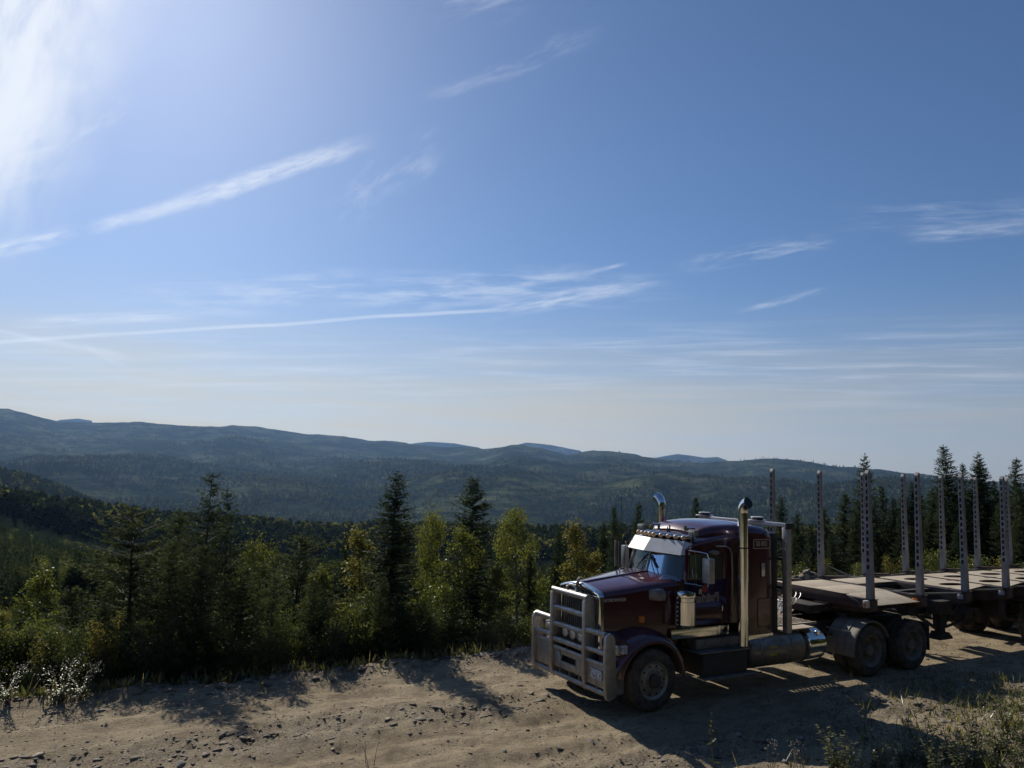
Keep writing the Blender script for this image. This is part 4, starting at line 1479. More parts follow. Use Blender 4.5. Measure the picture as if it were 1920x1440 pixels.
both(mirror)
MB().tube([(0.95, 2.40, 2.67), (0.96, 2.40, 2.14)], 0.022, 8).tube([(0.98, 2.33, 2.66), (0.98, 2.33, 2.14)], 0.012, 8).build('mirror_post', M['alu_dull'], truck)

# ---- steps, tanks and battery box on both sides
def side_gear(m):
    def bx(mb, x0, x1, y0, y1, z0, z1):
        a, b = sorted((m(y0), m(y1)))
        return mb.box(x0, x1, a, b, z0, z1)
    e = bx(MB(), 1.20, 2.32, 0.09, 0.66, 0.44, 0.84).build('step_box', M['black_steel'], truck, bevel=0.02)
    bx(MB(), 1.12, 2.36, 0.06, 0.60, 0.845, 0.875).build('step_tread', M['alu_dull'], e, bevel=0.008)
    bx(MB(), 1.20, 2.30, 0.26, 0.66, 0.88, 1.06).build('step_tread', M['alu_dull'], e, bevel=0.015)
    bx(MB(), 1.16, 2.44, -0.02, 0.20, 0.405, 0.435).build('step_tread', M['alu_dull'], e, bevel=0.008)
    yc = m(0.40)
    t = MB().lathe([(0.0, 2.42), (0.26, 2.42), (0.325, 2.46), (0.335, 2.52), (0.335, 3.85), (0.325, 3.93), (0.26, 3.97), (0.0, 3.97)], 40, 'x', (0, yc, 0.74)).build('fuel_tank', M['tank'], truck, smooth=40)
    for x in (2.70, 3.55):
        MB().lathe([(0.337, x-0.03), (0.343, x-0.02), (0.343, x+0.02), (0.337, x+0.03)], 40, 'x', (0, yc, 0.74)).build('tank_strap', M['alu_dull'], t)
    a = R(205)
    o_ = -1 if m(0) == 0 else 1
    ps = []
    for (x, ang) in ((2.90, -12), (3.10, -12), (3.10, 18), (2.90, 18)):
        ps.append((x, yc+o_*0.338*math.cos(R(ang)), 0.74+0.338*math.sin(R(ang))))
    MB().hexa([(p[0], p[1]-o_*0.01, p[2]) for p in ps]+[(p[0], p[1]+o_*0.004, p[2]) for p in ps]).build('tank_sticker', M['sticker'], t)
    h = MB().lathe([(0.0, 4.06), (0.28, 4.06), (0.33, 4.09), (0.335, 4.14), (0.335, 4.48), (0.325, 4.55), (0.26, 4.59), (0.0, 4.60)], 40, 'x', (0, yc, 0.74)).build('hydraulic_tank', M['chrome'], truck, smooth=40)
    MB().lathe([(0.0, -0.05), (0.045, -0.05), (0.05, 0.0), (0.04, 0.02)], 14, 'y', (4.36, yc+o_*0.235, 0.985)).build('tank_cap', M['chrome'], h)
    bx(MB(), 3.30, 4.30, 0.16, 0.52, 1.075, 1.10).build('tank_step', M['deck'], truck, bevel=0.006)
    return e


both(side_gear)

# ---- catwalk of expanded metal behind the sleeper
mb = MB()
x0, x1, y0, y1, zc = 3.45, 4.75, 0.50, 1.94, 1.10
for k in range(-14, 15):
    for sg in (1, -1):
        pts = []
        cxx = (x0+x1)/2+k*0.11
        a = np.array((cxx-0.45*sg, y0))
        b = np.array((cxx+0.45*sg, y1))
        d = b-a
        ts = [0.0, 1.0]
        lo_, hi_ = 0.0, 1.0
        for lim, s in ((x0, 1), (x1, -1)):
            if abs(d[0]) > 1e-9:
                t = (lim-a[0])/d[0]
                if d[0]*s > 0:
                    lo_ = max(lo_, t)
                else:
                    hi_ = min(hi_, t)
        if hi_ > lo_+0.02:
            p, q = a+d*lo_, a+d*hi_
            mb.bar((p[0], p[1], zc), (q[0], q[1], zc), 0.035, 0.012)
mb.box(x0, x1, y0-0.03, y0, 1.07, 1.12).box(x0, x1, y1, y1+0.03, 1.07, 1.12)
mb.build('catwalk', M['deck'], truck, smooth=0)

# ---- headache rack with beacons
rk_ = empty('headache_rack', (0, 0, 0))
rk_.parent = truck
rk_.location = Vector((3.34, 1.22, 1.1))-world_loc(truck)
for y in (-0.03, 2.33):
    MB().box(3.28, 3.42, y, y+0.12, 1.08, 3.10).build('rack_post', M['alu'], rk_, bevel=0.015)
MB().box(3.30, 3.40, -0.02, 2.46, 3.11, 3.18).build('rack_beam', M['white_shell'], rk_, bevel=0.012)
for y in (-0.07, 2.46):
    MB().box(3.26, 3.44, y, y+0.06, 3.07, 3.19).build('rack_end_cap', M['black'], rk_, bevel=0.01)
for z in (1.9, 2.45):
    MB().box(3.30, 3.36, 0.09, 2.33, z, z+0.05).build('rack_bar', M['black_steel'], rk_)
MB().box(3.25, 3.28, -0.02, 0.08, 2.66, 2.72).build('rack_lamp', M['clear_lens'], rk_, bevel=0.01)
for y in (0.78, 2.30):
    o = MB().lathe([(0.0, 3.182), (0.19, 3.182), (0.19, 3.20), (0.0, 3.20)], 24, 'z', (3.35, y, 0)).build('beacon', M['white_shell'], rk_, smooth=30)
    MB().lathe([(0.0, 3.20), (0.12, 3.20), (0.13, 3.235), (0.10, 3.245), (0.0, 3.245)], 24, 'z', (3.35, y, 0)).build('beacon_dome', M['black'], o, smooth=30)
    MB().lathe([(0.0, 3.246), (0.125, 3.246), (0.12, 3.262), (0.0, 3.268)], 24, 'z', (3.35, y, 0)).build('beacon_cap', M['white_shell'], o, smooth=30)

# ---- half fenders over the drive wheels, mudflap, air lines
def quarter(m):
    mb = MB()
    secs = []
    for a in np.linspace(R(22), R(188), 20):
        r = 0.605
        s = [(5.88+(r-0.02)*math.cos(a), m(-0.02), 0.53+(r-0.02)*math.sin(a)), (5.88+r*math.cos(a), m(-0.025), 0.53+r*math.sin(a)), (5.88+(r+0.012)*math.cos(a), m(0.0), 0.53+(r+0.012)*math.sin(a))]
        for y in (0.06, 0.2, 0.205, 0.22, 0.225, 0.4, 0.405, 0.42, 0.425, 0.62, 0.66):
            rr = r+0.012+(0.014 if y in (0.205, 0.22, 0.405, 0.42) else 0)
            s.append((5.88+rr*math.cos(a), m(y), 0.53+rr*math.sin(a)))
        secs.append(s)
    mb.loft(secs)
    f = mb.build('wheel_fender', M['rim_dusty'], truck, smooth=40)
    a, b = sorted((m(0.04), m(0.64)))
    MB().box(5.30, 5.33, a, b, 0.72, 0.76).box(5.255, 5.275, a, b, 0.93, 0.96).build('fender_bracket', M['alu_dull'], f)
    MB().bar((5.3, m(0.55), 0.8), (5.3, m(0.85), 0.9), 0.05, 0.05).bar((6.4, m(0.5), 0.85), (6.4, m(0.85), 0.9), 0.05, 0.05).build('fender_stay', M['black_steel'], f)
    return f


both(quarter)
for y in (0.06, 1.78):
    MB().box(7.98, 8.0, y, y+0.6, 0.35, 0.95).build('mudflap', M['rubber'], truck)
for k in range(4):
    y = 1.0+0.12*k
    pts = []
    for t in np.linspace(0, 1, 60):
        a = t*2*math.pi*9
        pts.append((3.62+1.25*t+0.035*math.cos(a), y+0.045*math.sin(a), 1.62-0.30*math.sin(math.pi*t)+0.045*math.cos(a)+(-0.05*t)))
    MB().tube(pts, 0.008, 5).build('air_line', M['hose'], truck)

# ------------------------------------------------------------------ the log trailer
trailer = empty('log_trailer', (10.8, 1.22, 0.0))
tag(trailer, 'empty log trailer with tall slotted steel stakes coupled behind the truck', 'trailer')
BX = [5.82+1.732*k for k in range(8)]
TC = 1.26
NY, FY = -0.035, 2.557


def stake_mesh():
    """tapering box stake with a ladder of slots cut through its front face"""
    mb = MB()
    H_ = 2.63

    def wdt(z):
        return 0.128-0.042*z/H_
    t = 0.012
    zs = np.linspace(0, H_, 7)
    for i in range(6):
        z0, z1 = zs[i], zs[i+1]
        a0, a1 = wdt(z0)/2, wdt(z1)/2
        # back and both sides
        mb.hexa([(a0-t, -a0, z0), (a0, -a0, z0), (a0, a0, z0), (a0-t, a0, z0), (a1-t, -a1, z1), (a1, -a1, z1), (a1, a1, z1), (a1-t, a1, z1)])
        for s in (-1, 1):
            mb.hexa([(-a0, s*a0, z0), (a0-t, s*a0, z0), (a0-t, s*(a0-t), z0), (-a0, s*(a0-t), z0), (-a1, s*a1, z1), (a1-t, s*a1, z1), (a1-t, s*(a1-t), z1), (-a1, s*(a1-t), z1)])
    # front face: solid foot, then strips and rungs
    zf = 0.62
    a0, a1 = wdt(0)/2, wdt(zf)/2
    mb.hexa([(-a0, -(a0-t), 0), (-a0+t, -(a0-t), 0), (-a0+t, a0-t, 0), (-a0, a0-t, 0), (-a1, -(a1-t), zf), (-a1+t, -(a1-t), zf), (-a1+t, a1-t, zf), (-a1, a1-t, zf)])
    n_ = 14
    pitch = (H_-zf)/n_
    for k in range(n_):
        z0 = zf+k*pitch
        z1 = z0+pitch
        zm = z0+pitch*0.62
        a0, a1, am = wdt(z0)/2, wdt(z1)/2, wdt(zm)/2
        for s in (-1, 1):
            i0, i1 = a0*0.50, a1*0.50
            mb.hexa([(-a0, s*i0, z0), (-a0+t, s*i0, z0), (-a0+t, s*(a0-t), z0), (-a0, s*(a0-t), z0), (-a1, s*i1, z1), (-a1+t, s*i1, z1), (-a1+t, s*(a1-t), z1), (-a1, s*(a1-t), z1)])
        im, i1 = am*0.50, a1*0.42
        mb.hexa([(-am, -im, zm), (-am+t, -im, zm), (-am+t, im, zm), (-am, im, zm), (-a1, -i1, z1), (-a1+t, -i1, z1), (-a1+t, i1, z1), (-a1, i1, z1)])
    a = wdt(H_)/2
    mb.hexa([(-a, -a, H_), (a, -a, H_), (a, a, H_), (-a, a, H_), (-a*0.2, -a, H_+0.07), (a, -a, H_+0.045), (a, a, H_+0.045), (-a*0.2, a, H_+0.07)])
    return mb.mesh('stake', M['steel_grey'], smooth=0)


STK = stake_mesh()
for i, x in enumerate(BX):
    deep = 0.34 if i in (2, 3, 4, 5, 6, 7) else 0.26
    mb = MB()
    mb.prism([(NY-0.02, 1.33), (0.55, 1.585-deep-0.04), (1.97, 1.585-deep-0.04), (FY+0.02, 1.33), (FY+0.02, 1.585), (NY-0.02, 1.585)], 'x', x-0.11, x+0.11)
    b = mb.build('bunk', M['bunk'], trailer, bevel=0.008)
    for y in (NY, FY):
        mbs = MB().box(x-0.125, x+0.125, y-0.105, y+0.105, 1.590, 1.602).box(x-0.10, x+0.10, y-0.095, y+0.095, 1.36, 1.58)
        mbs.build('stake_pocket', M['bunk'], b, bevel=0.004)
        o = bpy.data.objects.new('stake', STK)
        col.objects.link(o)
        o.parent = trailer
        o.location = Vector((x, y, 1.60))-world_loc(trailer)
        o.rotation_euler = (random.uniform(-0.008, 0.008), random.uniform(-0.006, 0.006), 0)
    if i >= 1:
        MB().box(x-0.155, x-0.145, NY-0.03, NY+0.10, 1.42, 1.53).build('marker_plate', M['plate'] if i >= 2 else M['amber'], b, bevel=0.004)
MB().box(5.60, 5.72, NY-0.06, NY+0.03, 1.43, 1.58).build('marker_plate', M['white_shell'], trailer, bevel=0.01)
MB().box(5.595, 5.60, NY-0.045, NY+0.015, 1.45, 1.54).build('marker_lamp', M['amber'], trailer)
# front deck: strip, inner plates, drooping near and far flaps
MB().box(5.94, 7.435, 0.72, 1.62, 1.588, 1.602).build('deck_plate', M['deck'], trailer, bevel=0.003)
MB().box(5.94, 7.435, 1.63, 2.45, 1.588, 1.602).build('deck_plate', M['deck'], trailer, bevel=0.003)


def flap(x0, x1, ya, za, yb, zb, name='deck_flap'):
    MB().hexa([(x0, ya, za-0.014), (x1, ya, za-0.014), (x1, yb, zb-0.014), (x0, yb, zb-0.014), (x0, ya, za), (x1, ya, za), (x1, yb, zb), (x0, yb, zb)]).build(name, M['deck'], trailer, bevel=0.003)


flap(5.94, 7.43, 0.71, 1.60, -0.10, 1.47)
MB().box(5.72, 7.5, 0.66, 0.70, 1.36, 1.58).build('inner_skirt', M['maroon_dirty'], trailer, bevel=0.006)
MB().prism([(0.02, 1.50), (0.10, 1.56), (0.38, 1.655), (2.48, 1.655), (2.48, 1.45), (0.10, 1.40), (0.02, 1.42)], 'x', 5.53, 5.58).build('front_skirt', M['maroon_dirty'], trailer, bevel=0.006)
MB().box(5.52, 5.68, 0.38, 2.48, 1.656, 1.670).build('front_sill', M['deck'], trailer, bevel=0.003)
MB().box(5.0, 7.3, 0.85, 1.60, 1.215, 1.37).build('gooseneck', M['trailer'], trailer, bevel=0.01)
MB().box(6.0, 7.1, 0.6, 1.95, 1.22, 1.26).build('coupler_plate', M['black_steel'], trailer)


def holed_plate(x0, x1, y0, y1, cx, cy, rx, ry, z0=1.588, z1=1.602, n=28):
    """deck plate with an oval lightening hole"""
    out, inn = [], []
    for k in range(n):
        a = 2*math.pi*k/n
        c, s = math.cos(a), math.sin(a)
        m_ = max(abs(c)/((x1-x0)/2), abs(s)/((y1-y0)/2))
        out.append(((x0+x1)/2+c/m_, (y0+y1)/2+s/m_))
        inn.append((cx+rx*c, cy+ry*s))
    mb = MB()
    rings = [[(p[0], p[1], z1) for p in out], [(p[0], p[1], z1) for p in inn], [(p[0], p[1], z0) for p in inn], [(p[0], p[1], z0) for p in out]]
    mb.loft(rings+[rings[0]], closed=True, caps=False)
    mb.build('deck_plate', M['deck'], trailer, smooth=30)


for i in range(2, 7):
    xa, xb = BX[i]+0.115, BX[i+1]-0.115
    xm = (xa+xb)/2
    holed_plate(xa, xb, 1.265, 2.30, xm, 1.72, 0.42, 0.20)
    holed_plate(xa, xb, 0.40, 1.255, xm, 0.80, 0.42, 0.20)
    MB().prism([(xa, 0.02), (xb, 0.395), (xa, 0.395)], 'z', 1.588, 1.602).build('deck_plate', M['deck'], trailer)
xa, xb = BX[1]+0.115, BX[2]-0.115
MB().box(xa, xb, 1.62, 2.40, 1.588, 1.602).build('deck_plate', M['deck'], trailer, bevel=0.003)
# side rails between the bunks on both edges
for i in range(1, 7):
    for y in (NY+0.02, FY-0.06):
        z = 1.56 if y < 1 else 1.60
        MB().bar((BX[i]+0.12, y+0.35*(1 if y < 1 else 0), z), (BX[i+1]-0.12, y, z), 0.03, 0.03).build('edge_rail', M['alu_dull'], trailer)
for i in range(0, 7):
    MB().bar((BX[i]-0.1, FY-0.02, 1.66), (BX[i]+0.95, FY-0.02, 1.61), 0.10, 0.05).build('load_binder', M['bunk'], trailer, bevel=0.01)
# main frame
mb = MB()
for y in (0.82, 1.60):
    mb.prism([(5.6, 1.28), (7.7, 1.26), (8.2, 0.98), (20.0, 0.98), (20.0, 1.54), (5.6, 1.54)], 'y', y, y+0.02)
    mb.box(7.8, 20.0, y-0.06, y+0.08, 0.97, 1.0).box(5.6, 20.0, y-0.06, y+0.08, 1.525, 1.545)
for x in (8.4, 9.9, 11.4, 12.9, 14.4):
    mb.box(x, x+0.06, 0.84, 1.60, 1.05, 1.5)
mb.build('main_beam', M['trailer'], trailer)
# landing legs with sand shoes and braces
for y in (0.42, 2.06):
    s_ = 1 if y < 1.2 else -1
    mb = MB().box(8.86, 9.14, y-0.09, y+0.09, 0.72, 1.30).box(8.90, 9.10, y-0.07, y+0.07, 0.52, 0.74)
    leg = mb.build('landing_leg', M['trailer'], trailer, bevel=0.01)
    MB().prism([(8.74, 0.46), (9.26, 0.46), (9.26, 0.49), (9.12, 0.62), (8.88, 0.62), (8.74, 0.49)], 'y', y-0.15, y+0.15).build('sand_shoe', M['trailer'], leg, bevel=0.01)
    MB().bar((7.75, y, 1.22), (8.92, y, 0.66), 0.05, 0.07).bar((9.75, y, 1.2), (9.10, y, 0.74), 0.045, 0.06).build('leg_brace', M['trailer'], leg)
MB().tube([(9.0, 0.42, 0.88), (9.0, 2.06, 0.88)], 0.03, 8).bar((9.1, 0.42, 0.70), (10.5, 0.55, 0.80), 0.05, 0.05).bar((9.95, 0.40, 1.0), (9.95, 0.40, 0.52), 0.03, 0.03).build('leg_crossbar', M['trailer'], trailer)
MB().box(8.75, 9.25, 0.25, 0.60, 1.02, 1.34).build('leg_gearbox', M['trailer'], trailer, bevel=0.02)
# air tanks, hangers, sprung axles
MB().lathe([(0.0, 9.65), (0.14, 9.68), (0.17, 9.75), (0.17, 10.45), (0.14, 10.52), (0.0, 10.55)], 20, 'x', (0, 0.62, 0.92)).build('air_tank', M['trailer'], trailer)
for x in (10.55, 11.25, 13.3, 14.7):
    for y in (0.70, 1.74):
        MB().prism([(x-0.22, 1.0), (x+0.22, 1.0), (x+0.14, 0.62), (x-0.14, 0.62)], 'y', y-0.06, y+0.06).build('spring_hanger', M['trailer'], trailer)
for x in (13.2, 14.6):
    MB().lathe([(0.0, 0.3), (0.075, 0.3), (0.075, 2.14), (0.0, 2.14)], 12, 'y', (x, 0, 0.53)).build('axle', M['trailer'], trailer)
    for y in (0.7, 1.74):
        MB().bar((x-0.9, y, 0.72), (x, y, 0.60), 0.09, 0.06).bar((x, y, 0.60), (x+0.5, y, 0.70), 0.09, 0.06).build('leaf_spring', M['trailer'], trailer)
MB().box(11.2, 11.5, 0.25, 0.8, 0.85, 1.3).build('valve_box', M['trailer'], trailer, bevel=0.02)
MB().box(10.8, 11.15, 1.6, 2.1, 0.75, 1.25).build('valve_box', M['trailer'], trailer, bevel=0.02)
for ax in (13.2, 14.6):
    wheel(trailer, ax, 0.0, True, False)
    wheel(trailer, ax, 0.335, True, False)
    wheel(trailer, ax, Y2, False, False)
    wheel(trailer, ax, Y2-0.335, False, False)
MB().prism([(12.5, 1.12), (12.5, 1.16), (15.2, 1.16), (15.2, 1.12)], 'y', 0.0, 0.62).build('trailer_fender', M['trailer'], trailer)

# ------------------------------------------------------------------ vegetation meshes
def quads_mesh(name, V, F, tint, m, smooth=False):
    """V (n,3), F (k,3 or 4) index array, tint per vertex"""
    me = bpy.data.meshes.new(name)
    me.vertices.add(len(V))
    me.vertices.foreach_set('co', np.asarray(V, np.float32).ravel())
    k, w = F.shape
    me.loops.add(k*w)
    me.loops.foreach_set('vertex_index', F.astype(np.int32).ravel())
    me.polygons.add(k)
    me.polygons.foreach_set('loop_start', np.arange(0, k*w, w, dtype=np.int32))
    me.polygons.foreach_set('loop_total', np.full(k, w, dtype=np.int32))
    me.update(calc_edges=True)
    at = me.attributes.new('tint', 'FLOAT', 'POINT')
    at.data.foreach_set('value', np.asarray(tint, np.float32))
    me.materials.append(m)
    return me


def sprigs(P, D, L, Wd, rg, tint):
    """a folded, pointed sliver at each point P along direction D"""
    n = len(P)
    D = D/np.linalg.norm(D, axis=1, keepdims=True)
    A = rg.normal(size=(n, 3))
    S = np.cross(D, A)
    S /= np.linalg.norm(S, axis=1, keepdims=True)+1e-9
    L = np.broadcast_to(L, (n,))[:, None]
    Wd = np.broadcast_to(Wd, (n,))[:, None]
    v = np.stack([P, P+D*L*0.45+S*Wd, P+D*L, P+D*L*0.45-S*Wd], 1).reshape(-1, 3)
    f = np.arange(n*4).reshape(n, 4)
    return v, f, np.repeat(tint, 4)


def leaves(P, size, rg, tint):
    """rhombic leaves in loose random attitudes, mostly hanging"""
    n = len(P)
    a = rg.normal(size=(n, 3))
    a[:, 2] -= 0.5
    a /= np.linalg.norm(a, axis=1, keepdims=True)
    b = np.cross(a, rg.normal(size=(n, 3)))
    b /= np.linalg.norm(b, axis=1, keepdims=True)+1e-9
    s = (size*rg.uniform(0.65, 1.3, n))[:, None]
    v = np.stack([P, P+a*s*0.5+b*s*0.42, P+a*s, P+a*s*0.5-b*s*0.42], 1).reshape(-1, 3)
    return v, np.arange(n*4).reshape(n, 4), np.repeat(tint, 4)


def spruce(seed, h, rad, whorl=0.14, per=6, dens=26.0, L=0.14, taper=0.85, droop=0.35, bare=0.04, top='point', gap=0.12, m='needle', irregular=0.3, width=0.020, hangs=0.3):
    rg = np.random.default_rng(seed)
    tr = MB()
    bend = rg.normal(0, 0.012*h, 2)
    pts = [(bend[0]*t*t, bend[1]*t*t, h*t) for t in np.linspace(0, 0.985, 9)]
    tr.tube(pts, [max(0.006, 0.0105*h*(1-t)**0.9) for t in np.linspace(0, 0.985, 9)], 7)
    Ps, Ds, Ls, Ts = [], [], [], []
    z = h*bare
    while z < h*0.985:
        t = z/h
        base = rad*((1-t)**taper)
        if top == 'leader':
            base = rad*(0.07+0.5*(1-t)) if t > 0.79 else rad*((0.92-t)/0.92)**0.55
        if top == 'club':
            base = max(base, rad*0.30*(1 if t > 0.82 else 0.0)*(1-t)/0.18*1.5 if t > 0.82 else rad*(0.36 if t > 0.55 else 0)*0.6)
        for b in range(per):
            if rg.random() < gap:
                continue
            ln = base*rg.uniform(1-irregular, 1+irregular*0.6)+0.05
            a = rg.uniform(0, 2*math.pi)
            d0 = -droop*rg.uniform(0.5, 1.4)*(1-t*0.9)+0.35*t
            n = max(3, int(ln*dens))
            u = np.sort(rg.uniform(0.0, 1.0, n))
            zz = d0*u*ln+0.28*ln*u**2.4
            x, y = ln*u*math.cos(a), ln*u*math.sin(a)
            p = np.stack([x+bend[0]*t*t, y+bend[1]*t*t, z+zz], 1)
            wob = 0.16*ln*(1-u*0.6)
            lat = rg.normal(0, 1, n)*wob*0.55
            p[:, 0] += -math.sin(a)*lat
            p[:, 1] += math.cos(a)*lat
            p[:, 2] += rg.normal(0, 0.02, n)-0.02
            hang = rg.random(n) < hangs
            side = rg.choice([-1, 1], n)
            dd = np.stack([math.cos(a)*0.8-math.sin(a)*side*0.75, math.sin(a)*0.8+math.cos(a)*side*0.75, np.where(hang, -0.9, 0.05)+rg.normal(0, 0.3, n)], 1)
            Ps.append(p)
            Ds.append(dd)
            Ls.append(L*rg.uniform(0.6, 1.15, n)*(1-0.45*t))
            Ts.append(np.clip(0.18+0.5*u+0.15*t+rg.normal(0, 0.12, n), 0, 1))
            tr.bar((pts[0][0]+bend[0]*t*t, bend[1]*t*t, z), (ln*0.8*math.cos(a), ln*0.8*math.sin(a), z+d0*0.8*ln+0.28*ln*0.58), 0.012, 0.012) if b % 3 == 0 and ln > 0.35 else None
        z += whorl*rg.uniform(0.7, 1.3)*(1.0-0.45*t)
    # leader
    n = 14
    Ps.append(np.stack([np.full(n, bend[0])+rg.normal(0, 0.01, n), np.full(n, bend[1])+rg.normal(0, 0.01, n), h*rg.uniform(0.95, 1.0, n)], 1))
    Ds.append(np.stack([rg.normal(0, 0.6, n), rg.normal(0, 0.6, n), np.full(n, 0.9)], 1))
    Ls.append(np.full(n, L*0.6))
    Ts.append(np.full(n, 0.5))
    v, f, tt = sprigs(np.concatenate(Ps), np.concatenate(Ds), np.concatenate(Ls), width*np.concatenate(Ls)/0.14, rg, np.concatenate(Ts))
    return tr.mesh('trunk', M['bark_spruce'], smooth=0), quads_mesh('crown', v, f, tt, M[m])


def broadleaf(seed, h, rad, nleaf=5200, size=0.075, m='aspen', base=0.22, stems=1, shape='round', bark='bark_birch', clump=0.16, lean=0.06):
    rg = np.random.default_rng(seed)
    tr = MB()
    C, Wt = [], []
    for s in range(stems):
        a0 = rg.uniform(0, 2*math.pi)
        sp = 0.0 if stems == 1 else rad*0.25
        off = np.array([math.cos(a0)*sp, math.sin(a0)*sp, 0])
        ln = lean*h*(1 if stems == 1 else 2.2)
        hh = h*(1 if s == 0 else rg.uniform(0.65, 0.95))
        tip = np.array([off[0]*1.6+rg.normal(0, ln), off[1]*1.6+rg.normal(0, ln), hh*0.97])
        mid = (off+tip)/2+np.array([rg.normal(0, 0.03*h), rg.normal(0, 0.03*h), 0])
        path = [tuple((1-t)**2*off+2*t*(1-t)*mid+t*t*tip) for t in np.linspace(0, 1, 8)]
        tr.tube(path, [0.0125*h/(stems**0.4)*(1-0.93*t) for t in np.linspace(0, 1, 8)], 6)
        nl = int(16+10*rg.random())
        for k in range(nl):
            t = base+(0.97-base)*(k+rg.random())/nl
            o = np.array([(1-t)**2*off[i]+2*t*(1-t)*mid[i]+t*t*tip[i] for i in range(3)])
            q = (t-base)/(1-base)
            if shape == 'round':
                r = rad*math.sqrt(max(0.02, 1-(2*q*0.92-0.80)**2))
            elif shape == 'cone':
                r = rad*(1-q)**0.8+0.08*rad
            else:
                r = rad*(0.65+0.35*math.sin(math.pi*min(1, q*1.1)))*(1 if q < 0.85 else 0.6)
            r *= rg.uniform(0.65, 1.12)
            a = rg.uniform(0, 2*math.pi)
            el = R(rg.uniform(10, 55))
            e = o+np.array([math.cos(a)*r*math.cos(el), math.sin(a)*r*math.cos(el), r*math.sin(el)*0.8])
            tr.tube([tuple(o), tuple((o+e)/2+np.array([0, 0, 0.05*r])), tuple(e)], [0.004*h*(1-t)+0.006, 0.006, 0.003], 4, caps=False)
            for u in (0.4, 0.65, 0.85, 1.0):
                c = o+(e-o)*u
                C.append(c)
                Wt.append(0.5+u)
        C.append(tip)
        Wt.append(1.0)
    C = np.array(C)
    Wt = np.array(Wt)
    idx = rg.choice(len(C), nleaf, p=Wt/Wt.sum())
    P = C[idx]+rg.normal(0, clump*rad, (nleaf, 3))*np.array([1, 1, 0.85])
    P[:, 2] = np.maximum(P[:, 2], 0.03*h)
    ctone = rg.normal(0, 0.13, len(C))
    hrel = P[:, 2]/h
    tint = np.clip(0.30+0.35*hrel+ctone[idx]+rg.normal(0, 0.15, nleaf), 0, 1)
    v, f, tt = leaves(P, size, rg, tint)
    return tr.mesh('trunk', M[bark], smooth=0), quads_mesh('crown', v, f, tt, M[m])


PROTO = {}
for i in range(4):      # slim black spruces
    PROTO['slim', i] = (6.5, spruce(100+i, 6.5, 0.80, whorl=0.135, per=8, dens=105, L=0.12, taper=0.68, droop=0.5, top='club' if i % 2 else 'point', gap=0.10, irregular=0.45, width=0.026))
for i in range(3):      # broad spruces of the roadside
    PROTO['broad', i] = (5.5, spruce(140+i, 5.5, 1.75, whorl=0.25, per=8, dens=105, L=0.135, taper=0.62, droop=0.14, gap=0.10, m='needle_y', irregular=0.5, width=0.024, hangs=0.18))
for i in range(2):      # thin-topped spruces
    PROTO['thin', i] = (6.0, spruce(160+i, 6.0, 1.55, whorl=0.23, per=6, dens=100, L=0.135, taper=1.0, droop=0.06, top='leader', gap=0.15, m='needle', irregular=0.5, width=0.024, hangs=0.18))
for i in range(3):
    PROTO['young', i] = (3.0, spruce(180+i, 3.0, 0.75, whorl=0.17, per=6, dens=26, L=0.20, taper=0.80, droop=0.15, gap=0.1, m='needle', width=0.036))
for i in range(3):
    PROTO['aspen', i] = (5.5, broadleaf(200+i, 5.5, 1.30, 9500, 0.068, 'aspen', base=0.16, shape='round'))
for i in range(2):
    PROTO['yellow', i] = (5.0, broadleaf(220+i, 5.0, 0.85, 6500, 0.062, 'aspen_y', base=0.12, shape='cone'))
for i in range(2):
    PROTO['column', i] = (5.0, broadleaf(230+i, 5.0, 0.85, 7000, 0.066, 'aspen', base=0.08, shape='col'))
for i in range(5):
    PROTO['shrub', i] = (2.6, broadleaf(240+i, 2.6, 0.80, 4300, 0.058, 'shrub', base=0.08, stems=4, shape='col', bark='dead', clump=0.17))
PROTO['bright', 0] = (2.6, broadleaf(250, 2.6, 0.75, 3900, 0.056, 'aspen', base=0.06, stems=4, shape='col', bark='dead', clump=0.17))
PROTO['bright', 1] = (2.6, broadleaf(251, 2.6, 0.70, 3400, 0.056, 'aspen_y', base=0.06, stems=4, shape='cone', bark='dead', clump=0.17))


def plant(kind, i, name, x, y, z, h, label, cat, group=None, widen=1.0, rot=None):
    h0, (tm, cm) = PROTO[kind, i]
    e = empty(name, (x, y, z))
    tag(e, label, cat, group)
    k = h/h0
    e.scale = (k*widen, k*widen, k)
    e.rotation_euler = (0, 0, random.uniform(0, 6.28) if rot is None else rot)
    for nm, me in (('trunk', tm), ('crown', cm)):
        o = bpy.data.objects.new(nm, me)
        col.objects.link(o)
        o.parent = e
    return e


def plant_px(kind, i, name, px, top, r, label, cat, group=None, widen=1.0, sink=0.08):
    """tree on the bearing of column px, r metres away, reaching up to the sight line of row top"""
    x, y, z = at_bearing(px, r)
    zt = CAM[2]+r*math.tan(azel(px, top)[1])
    h = max(0.4, zt-z+sink)
    return plant(kind, i, name, x, y, z-sink, h, label, cat, group, widen)


